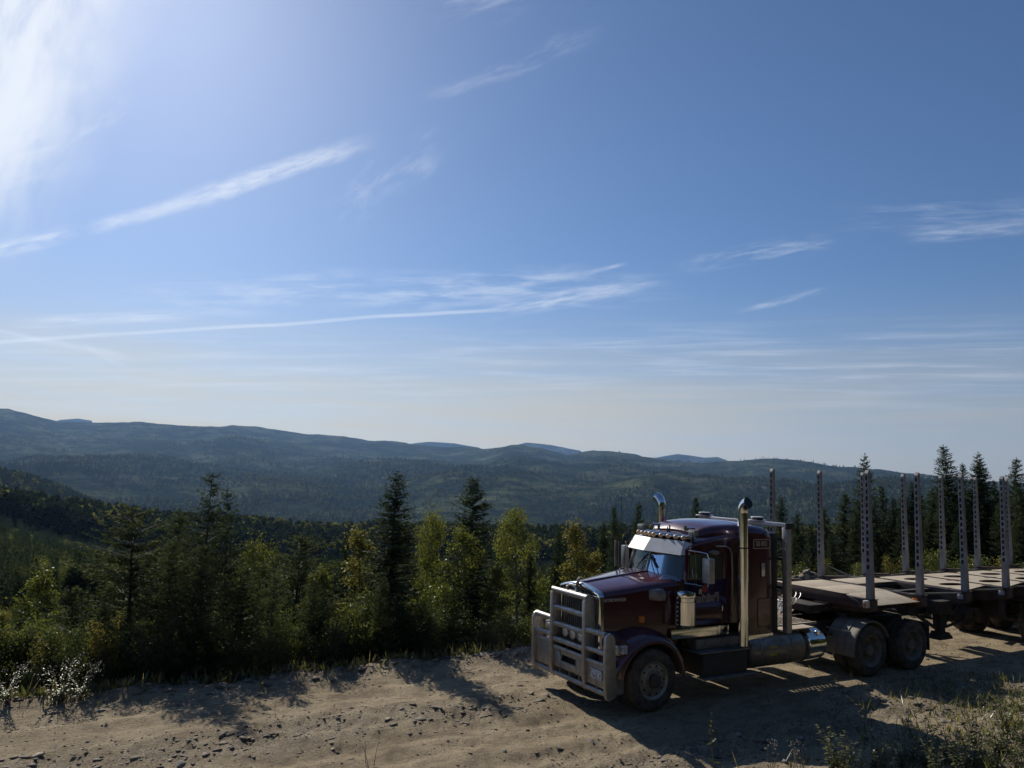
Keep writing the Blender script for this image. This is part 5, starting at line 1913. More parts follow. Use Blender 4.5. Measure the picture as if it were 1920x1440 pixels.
# ------------------------------------------------------------------ trees along the left verge
GL = 'trees along the far verge of the road'
LEFT = [
    # kind, variant, name, column, top row, distance, widen, label, category
    ('yellow', 0, 'birch_tree', 22, 1140, 19.5, 1.1, 'small yellow leaved birch at the far left edge of the picture', 'tree'),
    ('column', 0, 'aspen_tree', 108, 1062, 22.5, 1.1, 'light green aspen standing left of the broad spruces', 'tree'),
    ('broad', 0, 'spruce_tree', 165, 1100, 20.5, 1.3, 'short bushy spruce between the light green aspen and the big broad spruce', 'tree'),
    ('broad', 1, 'spruce_tree', 268, 945, 21.0, 1.45, 'big broad spruce with a ragged top, leftmost of the tall trees', 'tree'),
    ('thin', 0, 'spruce_tree', 394, 884, 20.0, 1.25, 'tall spruce with a long thin nearly bare leader', 'tree'),
    ('thin', 1, 'spruce_tree', 441, 916, 21.5, 1.1, 'spruce with a sparse spiky top just right of the bare leader', 'tree'),
    ('broad', 2, 'spruce_tree', 330, 1010, 19.0, 1.0, 'dark wide spruce filling the gap below the two tallest left tops', 'tree'),
    ('aspen', 0, 'aspen_tree', 500, 1012, 23.0, 0.8, 'round topped green aspen right of the sparse spiky spruce', 'tree'),
    ('broad', 0, 'spruce_tree', 568, 998, 21.5, 1.5, 'wide branching spruce with horizontal boughs in the middle of the verge', 'tree'),
    ('column', 1, 'birch_tree', 640, 1062, 19.5, 1.15, 'birch with glinting leaves left of the tall dark spruce', 'tree'),
    ('yellow', 1, 'birch_tree', 692, 985, 23.0, 1.1, 'olive birch close behind the left side of the tall dark spruce', 'tree'),
    ('slim', 0, 'spruce_tree', 742, 884, 20.5, 1.75, 'tall dark spruce with a fine spire in front of the valley', 'tree'),
    ('aspen', 1, 'aspen_tree', 795, 962, 22.5, 0.62, 'yellow green aspen right of the tall dark spruce', 'tree'),
    ('slim', 1, 'spruce_tree', 895, 894, 22.0, 1.6, 'dark spruce with a thick clubbed top behind the birches', 'tree'),
    ('column', 0, 'birch_tree', 868, 985, 20.5, 1.2, 'pale birch standing in front of the clubbed spruce', 'tree'),
    ('aspen', 2, 'aspen_tree', 985, 956, 24.0, 0.85, 'large round crowned aspen left of the truck', 'tree'),
    ('yellow', 0, 'aspen_tree', 1078, 976, 24.5, 1.15, 'slender golden aspen just left of the truck windscreen', 'tree'),
    ('yellow', 1, 'aspen_tree', 1112, 1030, 25.0, 1.0, 'small orange tinged aspen right of the slender golden one', 'tree'),
    ('slim', 2, 'spruce_tree', 1000, 1040, 22.0, 1.2, 'small dark spruce tucked under the large round aspen', 'tree'),
    ('column', 1, 'aspen_tree', 935, 1060, 20.5, 1.1, 'green sapling between the clubbed spruce and the round aspen', 'tree'),
    ('broad', 2, 'spruce_tree', 470, 1060, 19.0, 1.0, 'dark spruce low on the verge under the round topped aspen', 'tree'),
    ('broad', 1, 'spruce_tree', 215, 1120, 18.8, 0.9, 'low dense spruce at the foot of the big broad one', 'tree'),
]
LEFT += [
    ('broad', 2, 'spruce_tree', 385, 1020, 18.6, 1.1, 'dense dark spruce directly below the long thin leader', 'tree'),
    ('broad', 0, 'spruce_tree', 525, 1075, 18.4, 1.0, 'front rank spruce below the round topped green aspen', 'tree'),
    ('broad', 2, 'spruce_tree', 600, 1085, 19.0, 0.9, 'spruce right of the wide branching one, in its shade', 'tree'),
    ('broad', 1, 'spruce_tree', 60, 1135, 20.5, 0.9, 'small spruce between the yellow birch and the light green aspen', 'tree'),
    ('broad', 1, 'spruce_tree', 725, 1080, 19.2, 0.8, 'low spruce at the foot of the tall dark spruce with the spire', 'tree'),
    ('broad', 2, 'spruce_tree', 845, 1110, 19.6, 0.8, 'low spruce at the foot of the pale birch', 'tree'),
    ('broad', 0, 'spruce_tree', 345, 960, 22.5, 0.9, 'spruce behind the two tallest left tops, shorter than both', 'tree'),
]
for (k, i, nm, px, top, r, wd, lb, ct) in LEFT:
    plant_px(k, i, nm, px, top, r-2.0 if px < 760 else r-1.2, lb, ct, GL, wd)
# spruces standing lower on the slope behind the verge
for n_, (px, top, r, wd, lb) in enumerate([
        (1131, 976, 36, 1.0, 'narrow spruce beyond the truck, left of the twin slim ones'),
        (1158, 948, 34, 0.75, 'very slim spruce beyond the mirror of the truck, left of its twin'),
        (1193, 942, 36, 0.85, 'very slim spruce beyond the cab, just left of the far exhaust stack'),
        (1310, 930, 38, 0.8, 'lone spruce tip showing above the cab roof'),
        (1048, 985, 40, 0.8, 'small spruce tip between the round aspen and the golden aspen'),
        (772, 1010, 40, 0.9, 'small dark spruce on the slope between tall spruce and pale birch'),
        (822, 1005, 44, 0.9, 'small dark spruce on the slope left of the pale birch'),
        (1105, 1030, 30, 1.0, 'short spruce behind the orange tinged aspen'),
        (1060, 1010, 42, 0.9, 'slope spruce half hidden behind the golden aspen'),
        (655, 1000, 42, 0.9, 'slope spruce showing between the wide spruce and the olive birch')]):
    plant_px('slim', n_ % 4, 'spruce_tree', px, top, r, lb, 'tree', 'slim spruces on the slope behind the verge', wd*1.1)

# ------------------------------------------------------------------ spruce stand behind the trailer
RIGHT = [
    (1465, 930, 33, 0.9, 'spruce just right of the leftmost trailer stake'), (1497, 962, 34, 1.0, 'short spruce between the first two far stakes'), (1522, 985, 31, 1.0, 'low spruce left of the second far stake'),
    (1548, 952, 36, 0.9, 'spruce half hidden by the second far stake'), (1578, 924, 33, 1.0, 'open spruce with a bushy top between second and third stakes'),
    (1617, 851, 34, 0.85, 'tall spruce with a clubbed tip behind the nearest stake'), (1640, 930, 32, 0.9, 'spruce right against the nearest stake'), (1657, 908, 35, 0.85, 'spruce with a blunt dark top right of the nearest stake'),
    (1671, 932, 33, 0.9, 'slim spruce beside the blunt topped one'), (1685, 958, 31, 1.0, 'short spruce left of the fourth far stake'), (1710, 900, 33, 0.8, 'narrow dark spruce between the paired stakes'),
    (1738, 962, 32, 1.1, 'short bushy spruce right of the second near stake'), (1758, 955, 34, 1.0, 'spruce behind the fifth far stake'), (1781, 834, 34, 1.15, 'tallest spruce of the stand with a broad dark crown'),
    (1800, 868, 36, 0.8, 'slim spruce leaning on the right flank of the tallest one'), (1830, 848, 34, 1.0, 'tall spruce of the close pair, left one'), (1845, 862, 33.5, 1.15, 'broad spruce of the close pair, right one'),
    (1868, 945, 31, 1.0, 'short spruce left of the last near stake'), (1901, 858, 34, 1.0, 'tall spruce near the right edge of the picture'), (1918, 912, 32, 1.1, 'spruce cut by the right edge of the picture'),
    (1726, 925, 38, 0.9, 'spruce in the second rank behind the narrow dark one'), (1812, 950, 31, 1.2, 'wide low spruce in front of the close pair'), (1600, 960, 31, 1.0, 'low spruce left of the tall clubbed one'),
    (1445, 985, 32, 1.0, 'low spruce showing beside the rack post of the truck'), (1487, 1000, 30, 1.1, 'bushy little spruce right of the rack post'), (1885, 905, 36, 0.9, 'spruce in the second rank left of the right edge tree'),
    (1770, 920, 31.5, 1.0, 'spruce in front of the tallest one'),
    (1858, 900, 37, 1.0, 'spruce in the second rank right of the close pair'), (1628, 985, 30, 1.1, 'young bushy spruce at the foot of the tall clubbed one'), (1560, 1000, 30, 1.1, 'young bushy spruce under the open topped one'),
    (1700, 985, 30, 1.2, 'young bushy spruce between the paired stakes'), (1790, 985, 30, 1.2, 'young bushy spruce at the foot of the tallest one'), (1905, 960, 30, 1.2, 'young bushy spruce low at the right edge'),
]
for n_, (px, top, r, wd, lb) in enumerate(RIGHT):
    plant_px('slim', (n_*3+n_//4) % 4, 'spruce_tree', px, top, r, lb, 'tree', 'spruce stand behind the log trailer', wd*1.3)
for n_ in range(22):
    px = 1600+n_*17.5+random.uniform(-7, 7)
    plant_px('slim', n_ % 4, 'spruce_tree', px, random.uniform(925, 1010)-(25 if px > 1730 else 0), random.uniform(35, 44), 'dark spruce in the back ranks of the stand behind the trailer', 'tree', 'back ranks of the spruce stand', 1.5)
# broadleaf bushes at the foot of that stand
ORD = 'first second third fourth fifth sixth seventh eighth ninth tenth eleventh twelfth thirteenth fourteenth fifteenth sixteenth seventeenth eighteenth nineteenth twentieth'.split()
for n_ in range(20):
    px = 1445+n_*26+random.uniform(-7, 7)
    plant_px(('bright', 'shrub', 'shrub')[n_ % 3], n_ % 2, 'bush', px, random.uniform(1025, 1068), random.uniform(27.5, 30.0), 'leafy bush at the foot of the spruces, %s from the left behind the trailer' % ORD[n_], 'bush', 'bushes below the spruce stand', random.uniform(0.9, 1.3))

# ------------------------------------------------------------------ understory of the left verge
MARKS = [(22, 'the yellow birch'), (108, 'the light green aspen'), (165, 'the short bushy spruce'), (268, 'the big broad spruce'), (394, 'the thin leader spruce'),
         (500, 'the round green aspen'), (570, 'the wide branching spruce'), (640, 'the glinting birch'), (742, 'the tall dark spire spruce'), (795, 'the yellow green aspen'),
         (868, 'the pale birch'), (935, 'the green sapling'), (985, 'the large round aspen'), (1078, 'the slender golden aspen')]
_used = {}
for n_ in range(84):
    px = -60+n_*13.4+random.uniform(-9, 9)
    r = random.uniform(15.9, 17.6)+max(0, (px-560)/150)
    dark = 220 < px < 560
    top = random.uniform(1130, 1225)+(15 if dark else 0)+(25 if px < 200 else 0)-(25 if px > 560 else 0)
    if dark and n_ % 3 == 1:
        continue
    bright = (not dark) and n_ % 3 == 0
    mk = min(MARKS, key=lambda q: abs(q[0]-px))
    side = 'below' if abs(mk[0]-px) < 12 else ('left of' if px < mk[0] else 'right of')
    lb = '%s %s shrub %s %s' % ('low' if top > 1180 else 'tall', 'yellow green' if bright else 'dark green', side, mk[1])
    q = _used.get(lb, 0)
    _used[lb] = q+1
    if q:
        lb = lb.replace(' shrub ', ' shrub %s ' % ('in the front rank', 'in the second rank', 'at the back', 'against the road')[min(q-1, 3)])
    plant_px('bright' if bright else 'shrub', n_ % (2 if bright else 5), 'shrub', px, top, r, lb, 'shrub', 'shrubs of the verge thicket', random.uniform(0.8, 1.15))

# ------------------------------------------------------------------ young spruces on the slope below the road
_c = 0
_tries = 0
while _c < 200 and _tries < 3000:
    _tries += 1
    px = random.uniform(-120, 1180)
    r = 28*math.exp(random.random()*math.log(130/28))
    x, y, z = at_bearing(px, r)
    kind = 'young' if random.random() < 0.82 else 'bright'
    h = random.uniform(1.4, 3.4) if kind == 'young' else random.uniform(1.2, 2.4)
    if kind == 'young':
        plant('young', _c % 3, 'young_spruce', x, y, z-0.1, h, 'young spruce on the cut slope below the road', 'tree', 'young spruces on the slope')
    else:
        plant('bright', _c % 2, 'sapling', x, y, z-0.1, h, 'leafy sapling among the young spruces on the slope', 'tree', 'saplings on the slope')
    _c += 1


# ------------------------------------------------------------------ woods that read as one mass (geometry nodes on a cloud of points)
def far_spruce(seed, h=1.0):
    """small conifer for the distant woods, unit height"""
    rg = np.random.default_rng(seed)
    n = 110
    t = rg.random(n)**0.85
    a = rg.uniform(0, 2*math.pi, n)
    r = 0.20*(1-t)**0.8*rg.uniform(0.3, 1.0, n)
    P = np.stack([r*np.cos(a), r*np.sin(a), 0.04+0.92*t], 1)
    D = np.stack([np.cos(a), np.sin(a), rg.normal(-0.15, 0.35, n)+t*0.9], 1)
    return sprigs(P, D, 0.17*(1-0.55*t), 0.045, rg, np.clip(0.3+0.3*t+rg.normal(0, 0.15, n), 0, 1))


def far_broad(seed):
    rg = np.random.default_rng(seed)
    n = 120
    d = rg.normal(size=(n, 3))
    d /= np.linalg.norm(d, axis=1, keepdims=True)
    P = d*np.array([0.26, 0.26, 0.36])*rg.uniform(0.6, 1.0, n)[:, None]+np.array([0, 0, 0.55])
    return leaves(P, 0.17, rg, np.clip(0.35+0.4*P[:, 2]+rg.normal(0, 0.15, n), 0, 1))


def wood(name, pts, hs, share_broad, protos, seed):
    """one object: the trees of a wood placed on points; the two tree shapes sit in the same mesh data-block list"""
    rg = np.random.default_rng(seed)
    me = bpy.data.meshes.new(name)
    me.vertices.add(len(pts))
    me.vertices.foreach_set('co', np.asarray(pts, np.float32).ravel())
    me.update()
    for nm, arr in (('tall', hs), ('turn', rg.uniform(0, 6.28, len(pts)))):
        at = me.attributes.new(nm, 'FLOAT', 'POINT')
        at.data.foreach_set('value', np.asarray(arr, np.float32))
    at = me.attributes.new('leafy', 'BOOLEAN', 'POINT')
    at.data.foreach_set('value', share_broad)
    o = bpy.data.objects.new(name, me)
    col.objects.link(o)
    ng = bpy.data.node_groups.new(name, 'GeometryNodeTree')
    ng.interface.new_socket('Geometry', in_out='INPUT', socket_type='NodeSocketGeometry')
    ng.interface.new_socket('Geometry', in_out='OUTPUT', socket_type='NodeSocketGeometry')
    N, L_ = ng.nodes, ng.links
    gi, go = N.new('NodeGroupInput'), N.new('NodeGroupOutput')
    joins = N.new('GeometryNodeJoinGeometry')
    leafy = N.new('GeometryNodeInputNamedAttribute')
    leafy.data_type = 'BOOLEAN'
    leafy.inputs['Name'].default_value = 'leafy'
    inv_ = N.new('FunctionNodeBooleanMath')
    inv_.operation = 'NOT'
    L_.new(leafy.outputs['Attribute'], inv_.inputs[0])
    tall = N.new('GeometryNodeInputNamedAttribute')
    tall.data_type = 'FLOAT'
    tall.inputs['Name'].default_value = 'tall'
    turn = N.new('GeometryNodeInputNamedAttribute')
    turn.data_type = 'FLOAT'
    turn.inputs['Name'].default_value = 'turn'
    cx = N.new('ShaderNodeCombineXYZ')
    L_.new(turn.outputs['Attribute'], cx.inputs[2])
    for proto, sel in ((protos[0], inv_.outputs[0]), (protos[1], leafy.outputs['Attribute'])):
        oi = N.new('GeometryNodeObjectInfo')
        oi.inputs['Object'].default_value = proto
        oi.inputs['As Instance'].default_value = True
        ip = N.new('GeometryNodeInstanceOnPoints')
        L_.new(gi.outputs[0], ip.inputs['Points'])
        L_.new(sel, ip.inputs['Selection'])
        L_.new(oi.outputs['Geometry'], ip.inputs['Instance'])
        L_.new(cx.outputs[0], ip.inputs['Rotation'])
        L_.new(tall.outputs['Attribute'], ip.inputs['Scale'])
        L_.new(ip.outputs[0], joins.inputs[0])
    L_.new(joins.outputs[0], go.inputs[0])
    md = o.modifiers.new('trees', 'NODES')
    md.node_group = ng
    tag(o, kind='stuff')
    return o


M['far_needle'] = leaf_mat('distant_spruce', (0.012, 0.021, 0.012), (0.045, 0.062, 0.026), transl=0.3, gloss=0.0, objvar=0.35)
M['far_leaf'] = leaf_mat('distant_aspen', (0.034, 0.050, 0.016), (0.115, 0.120, 0.032), transl=0.45, gloss=0.0, objvar=0.4)
# the two model trees of the far woods stand on the slope like any other young tree
_v, _f, _t = far_spruce(5)
_x, _y, _z = at_bearing(60, 95)
FAR_S = link('young_spruce', quads_mesh('young_spruce', _v, _f, _t, M['far_needle']), None, (_x, _y, _z))
FAR_S.scale = (3.0, 3.0, 3.0)
tag(FAR_S, 'small conifer far down the slope, dark and pointed', 'tree', 'young spruces on the slope')
NEAR_S = link('crown', PROTO['young', 0][1][1])
NEAR_B = link('crown', PROTO['bright', 0][1][1])
for o_, px_, r_, lb_ in ((NEAR_S, 35, 70, 'dense little spruce alone on the slope below the yellow birch'), (NEAR_B, 90, 72, 'round sapling alone on the slope below the light green aspen')):
    o_.name = 'young_tree'
    o_.location = at_bearing(px_, r_)
    tag(o_, lb_, 'tree', 'young trees on the slope')
_v, _f, _t = far_broad(6)
_x, _y, _z = at_bearing(150, 100)
FAR_B = link('sapling', quads_mesh('sapling', _v, _f, _t, M['far_leaf']), None, (_x, _y, _z))
FAR_B.scale = (2.6, 2.6, 2.6)
tag(FAR_B, 'small leafy sapling far down the slope, round crowned', 'tree', 'saplings on the slope')


def scatter(n, px0, px1, r0, r1, seed, power=1.0):
    rg = np.random.default_rng(seed)
    a = np.interp(rg.uniform(px0, px1, n), np.linspace(px0, px1, 50), [px_az(p) for p in np.linspace(px0, px1, 50)])
    r = r0*np.exp(rg.random(n)**power*math.log(r1/r0))
    x, y = CAM[0]+r*np.sin(a), CAM[1]+r*np.cos(a)
    return x, y, r, a, rg


# slope with young forest, 100 - 400 m
x, y, r, a, rg = scatter(15000, -220, 2150, 75, 400, 61)
hs = rg.uniform(2.0, 4.4, len(x))*(1+0.5*fbm(x/40, y/40, 71, 3))/np.where(r < 0, 1, 3.0)
lf = rg.random(len(x)) < np.clip(0.06+0.6*fbm(x/30, y/30, 72, 3), 0.01, 0.5)
wood('young_forest', np.stack([x, y, height(x, y)-0.2], 1), hs, lf, (NEAR_S, NEAR_B), 1)
# belt of tall trees on the shoulder, 395 - 480 m and a little beyond
x, y, r, a, rg = scatter(9000, -220, 2150, 392, 560, 62, 1.3)
tall_left = np.interp(a, [px_az(0), px_az(300), px_az(480), px_az(900)], [12.0, 13.0, 14.0, 13.0])
hs = rg.uniform(0.6, 1.18, len(x))*tall_left*(1+0.35*fbm(x/35, y/35, 74, 3))
lf = rg.random(len(x)) < np.clip(0.34+1.4*fbm(x/60, y/60, 73, 3), 0.0, 0.9)
wood('tree_belt', np.stack([x, y, height(x, y)-0.5], 1), hs, lf, (FAR_S, FAR_B), 2)
# woods on the far hills
x, y, r, a, rg = scatter(110000, -120, 2040, 800, 5200, 63, 0.75)
open_ = fbm(x/420, y/420, 81, 4)+0.5*fbm(x/120, y/120, 82, 3)
keep = rg.random(len(x)) < np.clip(0.80-4.5*np.maximum(0, open_+0.05), 0.05, 1)
keep &= rg.random(len(x)) < 1-sstep(r, 3200, 5000)
x, y, r = x[keep], y[keep], r[keep]
hs = rg.uniform(6, 11, len(x))*(1+0.35*fbm(x/200, y/200, 83, 3))*(1+r/12000)
lf = rg.random(len(x)) < np.clip(0.22+1.5*fbm(x/300, y/300, 84, 4), 0.02, 0.9)
wood('distant_forest', np.stack([x, y, height(x, y)-1.0], 1), hs, lf, (FAR_S, FAR_B), 3)
x, y, r, a, rg = scatter(9000, -200, 470, 880, 1700, 65)
hs = rg.uniform(9, 15, len(x))
lf = rg.random(len(x)) < 0.12
wood('shoulder_forest', np.stack([x, y, height(x, y)-1.0], 1), hs, lf, (FAR_S, FAR_B), 5)
# unseen wood added behind the viewpoint to cut fill from the sky
rg = np.random.default_rng(64)
x, y = rg.uniform(-90, 110, 5200), -17-rg.random(5200)**1.2*110
hs = rg.uniform(6, 11, len(x))
lf = rg.random(len(x)) < 0.15
wood('sky_blocking_forest', np.stack([x, y, height(x, y)-0.3], 1), hs, lf, (FAR_S, FAR_B), 4)

# ------------------------------------------------------------------ stones, gravel, debris
def pebble(rg, flat=0.22):
    """irregular stone, unit length, as vertices and quads"""
    v = np.array([(x, y, z) for x in (-.5, .5) for y in (-.5, .5) for z in (-.5, .5)], float)
    v += rg.normal(0, 0.13, v.shape)
    v *= np.array([1.0, rg.uniform(0.5, 0.9), flat*rg.uniform(0.5, 1.2)])
    top = v[:, 2] > 0
    v[top, :2] *= rg.uniform(0.6, 0.95)
    a = rg.uniform(0, 6.28)
    c, s = math.cos(a), math.sin(a)
    tl = rg.normal(0, 0.18)
    x, y = v[:, 0]*c-v[:, 1]*s, v[:, 0]*s+v[:, 1]*c
    v = np.stack([x, y, v[:, 2]+x*tl], 1)
    return v


CUBE = np.array([(0, 1, 3, 2), (4, 6, 7, 5), (0, 4, 5, 1), (2, 3, 7, 6), (0, 2, 6, 4), (1, 5, 7, 3)])


def stone_field(name, n, r0, r1, px0, px1, smin, smax, m, seed, dens, kind='stuff', flat=0.22):
    rg = np.random.default_rng(seed)
    a = np.interp(rg.uniform(0, 1, n), np.linspace(0, 1, 60), [px_az(p) for p in np.linspace(px0, px1, 60)])
    r = np.sqrt(rg.uniform(r0**2, r1**2, n))
    x, y = CAM[0]+r*np.sin(a), CAM[1]+r*np.cos(a)
    k = rg.random(n) < dens(x, y)
    x, y, r = x[k], y[k], r[k]
    z = height(x, y)
    V, F = [], []
    sz = smin*(smax/smin)**(rg.random(len(x))**2.2)
    for i in range(len(x)):
        V.append(pebble(rg, flat)*sz[i]+np.array([x[i], y[i], z[i]+sz[i]*0.04]))
        F.append(CUBE+8*i)
    V, F = np.concatenate(V), np.concatenate(F)
    o = link(name, quads_mesh(name, V, F, np.repeat(rg.random(len(x)), 8), m))
    tag(o, kind=kind)
    return o


def stone_mat():
    m = bpy.data.materials.new('loose_gravel')
    m.use_nodes = True
    nt = m.node_tree
    b = nt.nodes['Principled BSDF']
    b.inputs['Roughness'].default_value = 0.9
    b.inputs['Specular IOR Level'].default_value = 0.25
    at = nt.nodes.new('ShaderNodeAttribute')
    at.attribute_name = 'tint'
    cr = nt.nodes.new('ShaderNodeValToRGB')
    e = cr.color_ramp.elements
    e[0].color, e[1].color = (0.150, 0.130, 0.105, 1), (0.44, 0.38, 0.30, 1)
    e[0].position, e[1].position = 0.0, 1.0
    k = e.new(0.55)
    k.color = (0.24, 0.205, 0.16, 1)
    k = e.new(0.8)
    k.color = (0.28, 0.24, 0.18, 1)
    nt.links.new(at.outputs['Fac'], cr.inputs[0])
    tc_ = nt.nodes.new('ShaderNodeTexCoord')
    n2, _ = node_noise(nt, tc_.outputs['Object'], 30, 4, 0.7, 0.3, 0.7)
    c = node_mix(nt, n2, cr.outputs[0], (0.12, 0.105, 0.09))
    mxf = nt.nodes.new('ShaderNodeMath')
    nt.links.new(c, b.inputs['Base Color'])
    return m


M['gravel'] = stone_mat()


def on_road(x, y):
    d = y-edge_y(x)
    return np.where(d < 0.6, 0.22+1.1*rocky(x, y), 0.0)


def on_berm(x, y):
    return np.exp(-((y-6.4)/1.3)**2)*sstep(x, 6.5, 10.5)


def on_bank(x, y):
    return np.exp(-((x-6.0)/4.0)**2-((y+4.6)/1.9)**2)*1.2+0.5*np.exp(-((x-7.0)/3.5)**2-((y+1.8)/1.3)**2)


stone_field('gravel', 62000, 10.2, 27.0, -120, 2040, 0.014, 0.070, M['gravel'], 301, on_road)
stone_field('rubble', 5200, 18.0, 36.0, 1350, 2050, 0.05, 0.34, M['gravel'], 302, on_berm, flat=0.6)
stone_field('bank_gravel', 3200, 11.0, 21.0, 1250, 2050, 0.03, 0.14, M['gravel'], 303, on_bank)
stone_field('strip_gravel', 10000, 10.5, 20.0, -120, 1500, 0.025, 0.15, M['gravel'], 305, lambda x, y: np.clip((np.exp(-((y+0.6*fbm(x/5.0, y/3.0, 21, 3)-1.35)/0.45)**2)*sstep(-x, -1.5, 1.0)+0.8*np.exp(-((y+0.6*fbm(x/5.0, y/3.0, 21, 3)+1.9)/0.6)**2))*(0.6+1.5*fbm(x/1.1, y/0.7, 33, 3)), 0, 1))
stone_field('verge_gravel', 7000, 14.0, 20.5, -80, 1120, 0.03, 0.20, M['gravel'], 304, lambda x, y: np.exp(-((y-edge_y(x)+0.15)/0.35)**2))

# single stones one can point at
rgs = np.random.default_rng(77)
PEB = []
for k in range(8):
    bm = bmesh.new()
    bmesh.ops.create_icosphere(bm, subdivisions=2, radius=0.5)
    sx, sy, sz = 1.0, rgs.uniform(0.55, 0.85), rgs.uniform(0.28, 0.50)
    cuts = [(rgs.normal(size=3), rgs.uniform(0.24, 0.40)) for _ in range(9)]
    for v in bm.verts:
        c = np.array(v.co)
        for nrm, dd in cuts:          # flat broken faces
            nn = nrm/np.linalg.norm(nrm)
            e_ = c@nn-dd
            if e_ > 0:
                c = c-nn*e_*0.92
        c = c+rgs.normal(0, 0.012, 3)
        v.co = (c[0]*sx, c[1]*sy, c[2]*sz)
    me_ = bpy.data.meshes.new('stone')
    bm.to_mesh(me_)
    bm.free()
    me_.shade_smooth()
    me_.set_sharp_from_angle(angle=R(28))
    me_.materials.append(M['stone'])
    PEB.append(me_)


def ground_px(px, py):
    """point of the terrain under an image position (march along the sight line)"""
    d = ray(px, py)
    t = np.arange(4.0, 60.0, 0.02)
    P = CAM[None, :]+d[None, :]*t[:, None]
    below = P[:, 2] < height(P[:, 0], P[:, 1])
    i = int(np.argmax(below)) if below.any() else len(t)-1
    return P[i]


STONES = [
    (678, 1324, 0.16, 'dark squarish stone alone on the pale track ahead of the bull bar'), (735, 1349, 0.13, 'round stone on the stony strip, nearer than the dark squarish one'),
    (628, 1330, 0.11, 'small dark stone left of the dark squarish one'), (580, 1365, 0.14, 'stone at the right end of the stony strip'),
    (165, 1391, 0.20, 'flat stone left of the tree shadow on the track'), (18, 1389, 0.18, 'stone at the left edge of the picture'),
    (338, 1430, 0.30, 'largest flat slab at the bottom, left of centre'), (285, 1424, 0.18, 'dark stone beside the largest flat slab'), (228, 1433, 0.16, 'stone at the bottom left of the flat slab'),
    (505, 1393, 0.20, 'dark flat stone in the middle of the stony strip'), (625, 1385, 0.24, 'long flat stone at the end of the stony strip'), (444, 1412, 0.20, 'tilted stone in the stony strip'),
    (190, 1334, 0.30, 'pale slab on the shaded verge at the left'), (100, 1337, 0.28, 'low flat slab on the verge left of the pale one'), (290, 1296, 0.32, 'upright pale rock against the thicket'),
    (478, 1334, 0.22, 'dark stone at the edge of the tree shadow'), (540, 1281, 0.36, 'long pale slab on the lip of the road'), (580, 1277, 0.30, 'second slab on the lip, right of the long pale one'),
    (555, 1300, 0.22, 'slab just below the lip of the road'), (350, 1326, 0.24, 'pale stone in the tree shadow'), (730, 1253, 0.24, 'pale stone on the lip below the tall spire spruce'),
    (905, 1228, 0.40, 'broad rock at the foot of the thicket left of the bull bar'), (985, 1238, 0.35, 'pale boulder beside the far wing of the bull bar'), (1000, 1225, 0.28, 'rounded boulder behind the far wing of the bull bar'),
    (975, 1285, 0.22, 'pale flat stone below the far end of the bull bar'), (1165, 1407, 0.24, 'dark stone at the bottom by the edge of the truck shadow'), (1110, 1390, 0.22, 'stone on the rough patch at the bottom centre'),
    (1225, 1375, 0.2, 'stone on the edge of the truck shadow'), (945, 1409, 0.26, 'dark slab on the rough patch, left end'), (965, 1398, 0.2, 'stone behind the dark slab on the rough patch'),
    (1845, 1385, 0.26, 'pale stone among the weeds on the bank at the right'), (1780, 1355, 0.2, 'grey stone on the sunlit bank patch'), (870, 1335, 0.12, 'small stone right of the round one on the track'),
    (420, 1345, 0.14, 'small stone just outside the tree shadow'), (60, 1420, 0.16, 'stone near the bottom left corner'), (395, 1380, 0.13, 'small pale stone left of the stony strip'),
]
for n_, (px, py, sz, lb) in enumerate(STONES):
    p = ground_px(px, py)
    o = bpy.data.objects.new('stone', PEB[n_ % 8])
    col.objects.link(o)
    o.location = (p[0], p[1], H(p[0], p[1])-0.02)
    o.rotation_euler = (random.uniform(-0.15, 0.15), random.uniform(-0.15, 0.15), random.uniform(0, 6.28))
    o.scale = (sz*0.85, sz*0.85, sz*0.8)
    tag(o, lb, 'stone', 'stones on the road')
# weathered sticks in the debris berm behind the trailer
rgd = np.random.default_rng(78)
mb_s = []
for k in range(3):
    mb = MB()
    pts = [(0, 0, 0)]
    for q in range(4):
        pts.append((pts[-1][0]+0.3, pts[-1][1]+rgd.normal(0, 0.03), pts[-1][2]+rgd.normal(0, 0.02)))
    mb.tube(pts, [0.028, 0.026, 0.022, 0.017, 0.008], 6)
    mb_s.append(mb.mesh('stick', M['stick'], smooth=40))
for k in range(26):
    x = rgd.uniform(8.5, 20.0)
    y = 6.3+rgd.normal(0, 0.7)
    o = bpy.data.objects.new('stick', mb_s[k % 3])
    col.objects.link(o)
    o.location = (x, y, H(x, y)+0.05)
    o.rotation_euler = (rgd.uniform(-0.3, 0.3), rgd.uniform(-0.45, 0.45), rgd.uniform(0, 6.28))
    o.scale = (rgd.uniform(0.6, 1.4),)*3
    tag(o, 'pale weathered stick lying in the rubble bank behind the trailer', 'stick', 'sticks in the rubble bank')


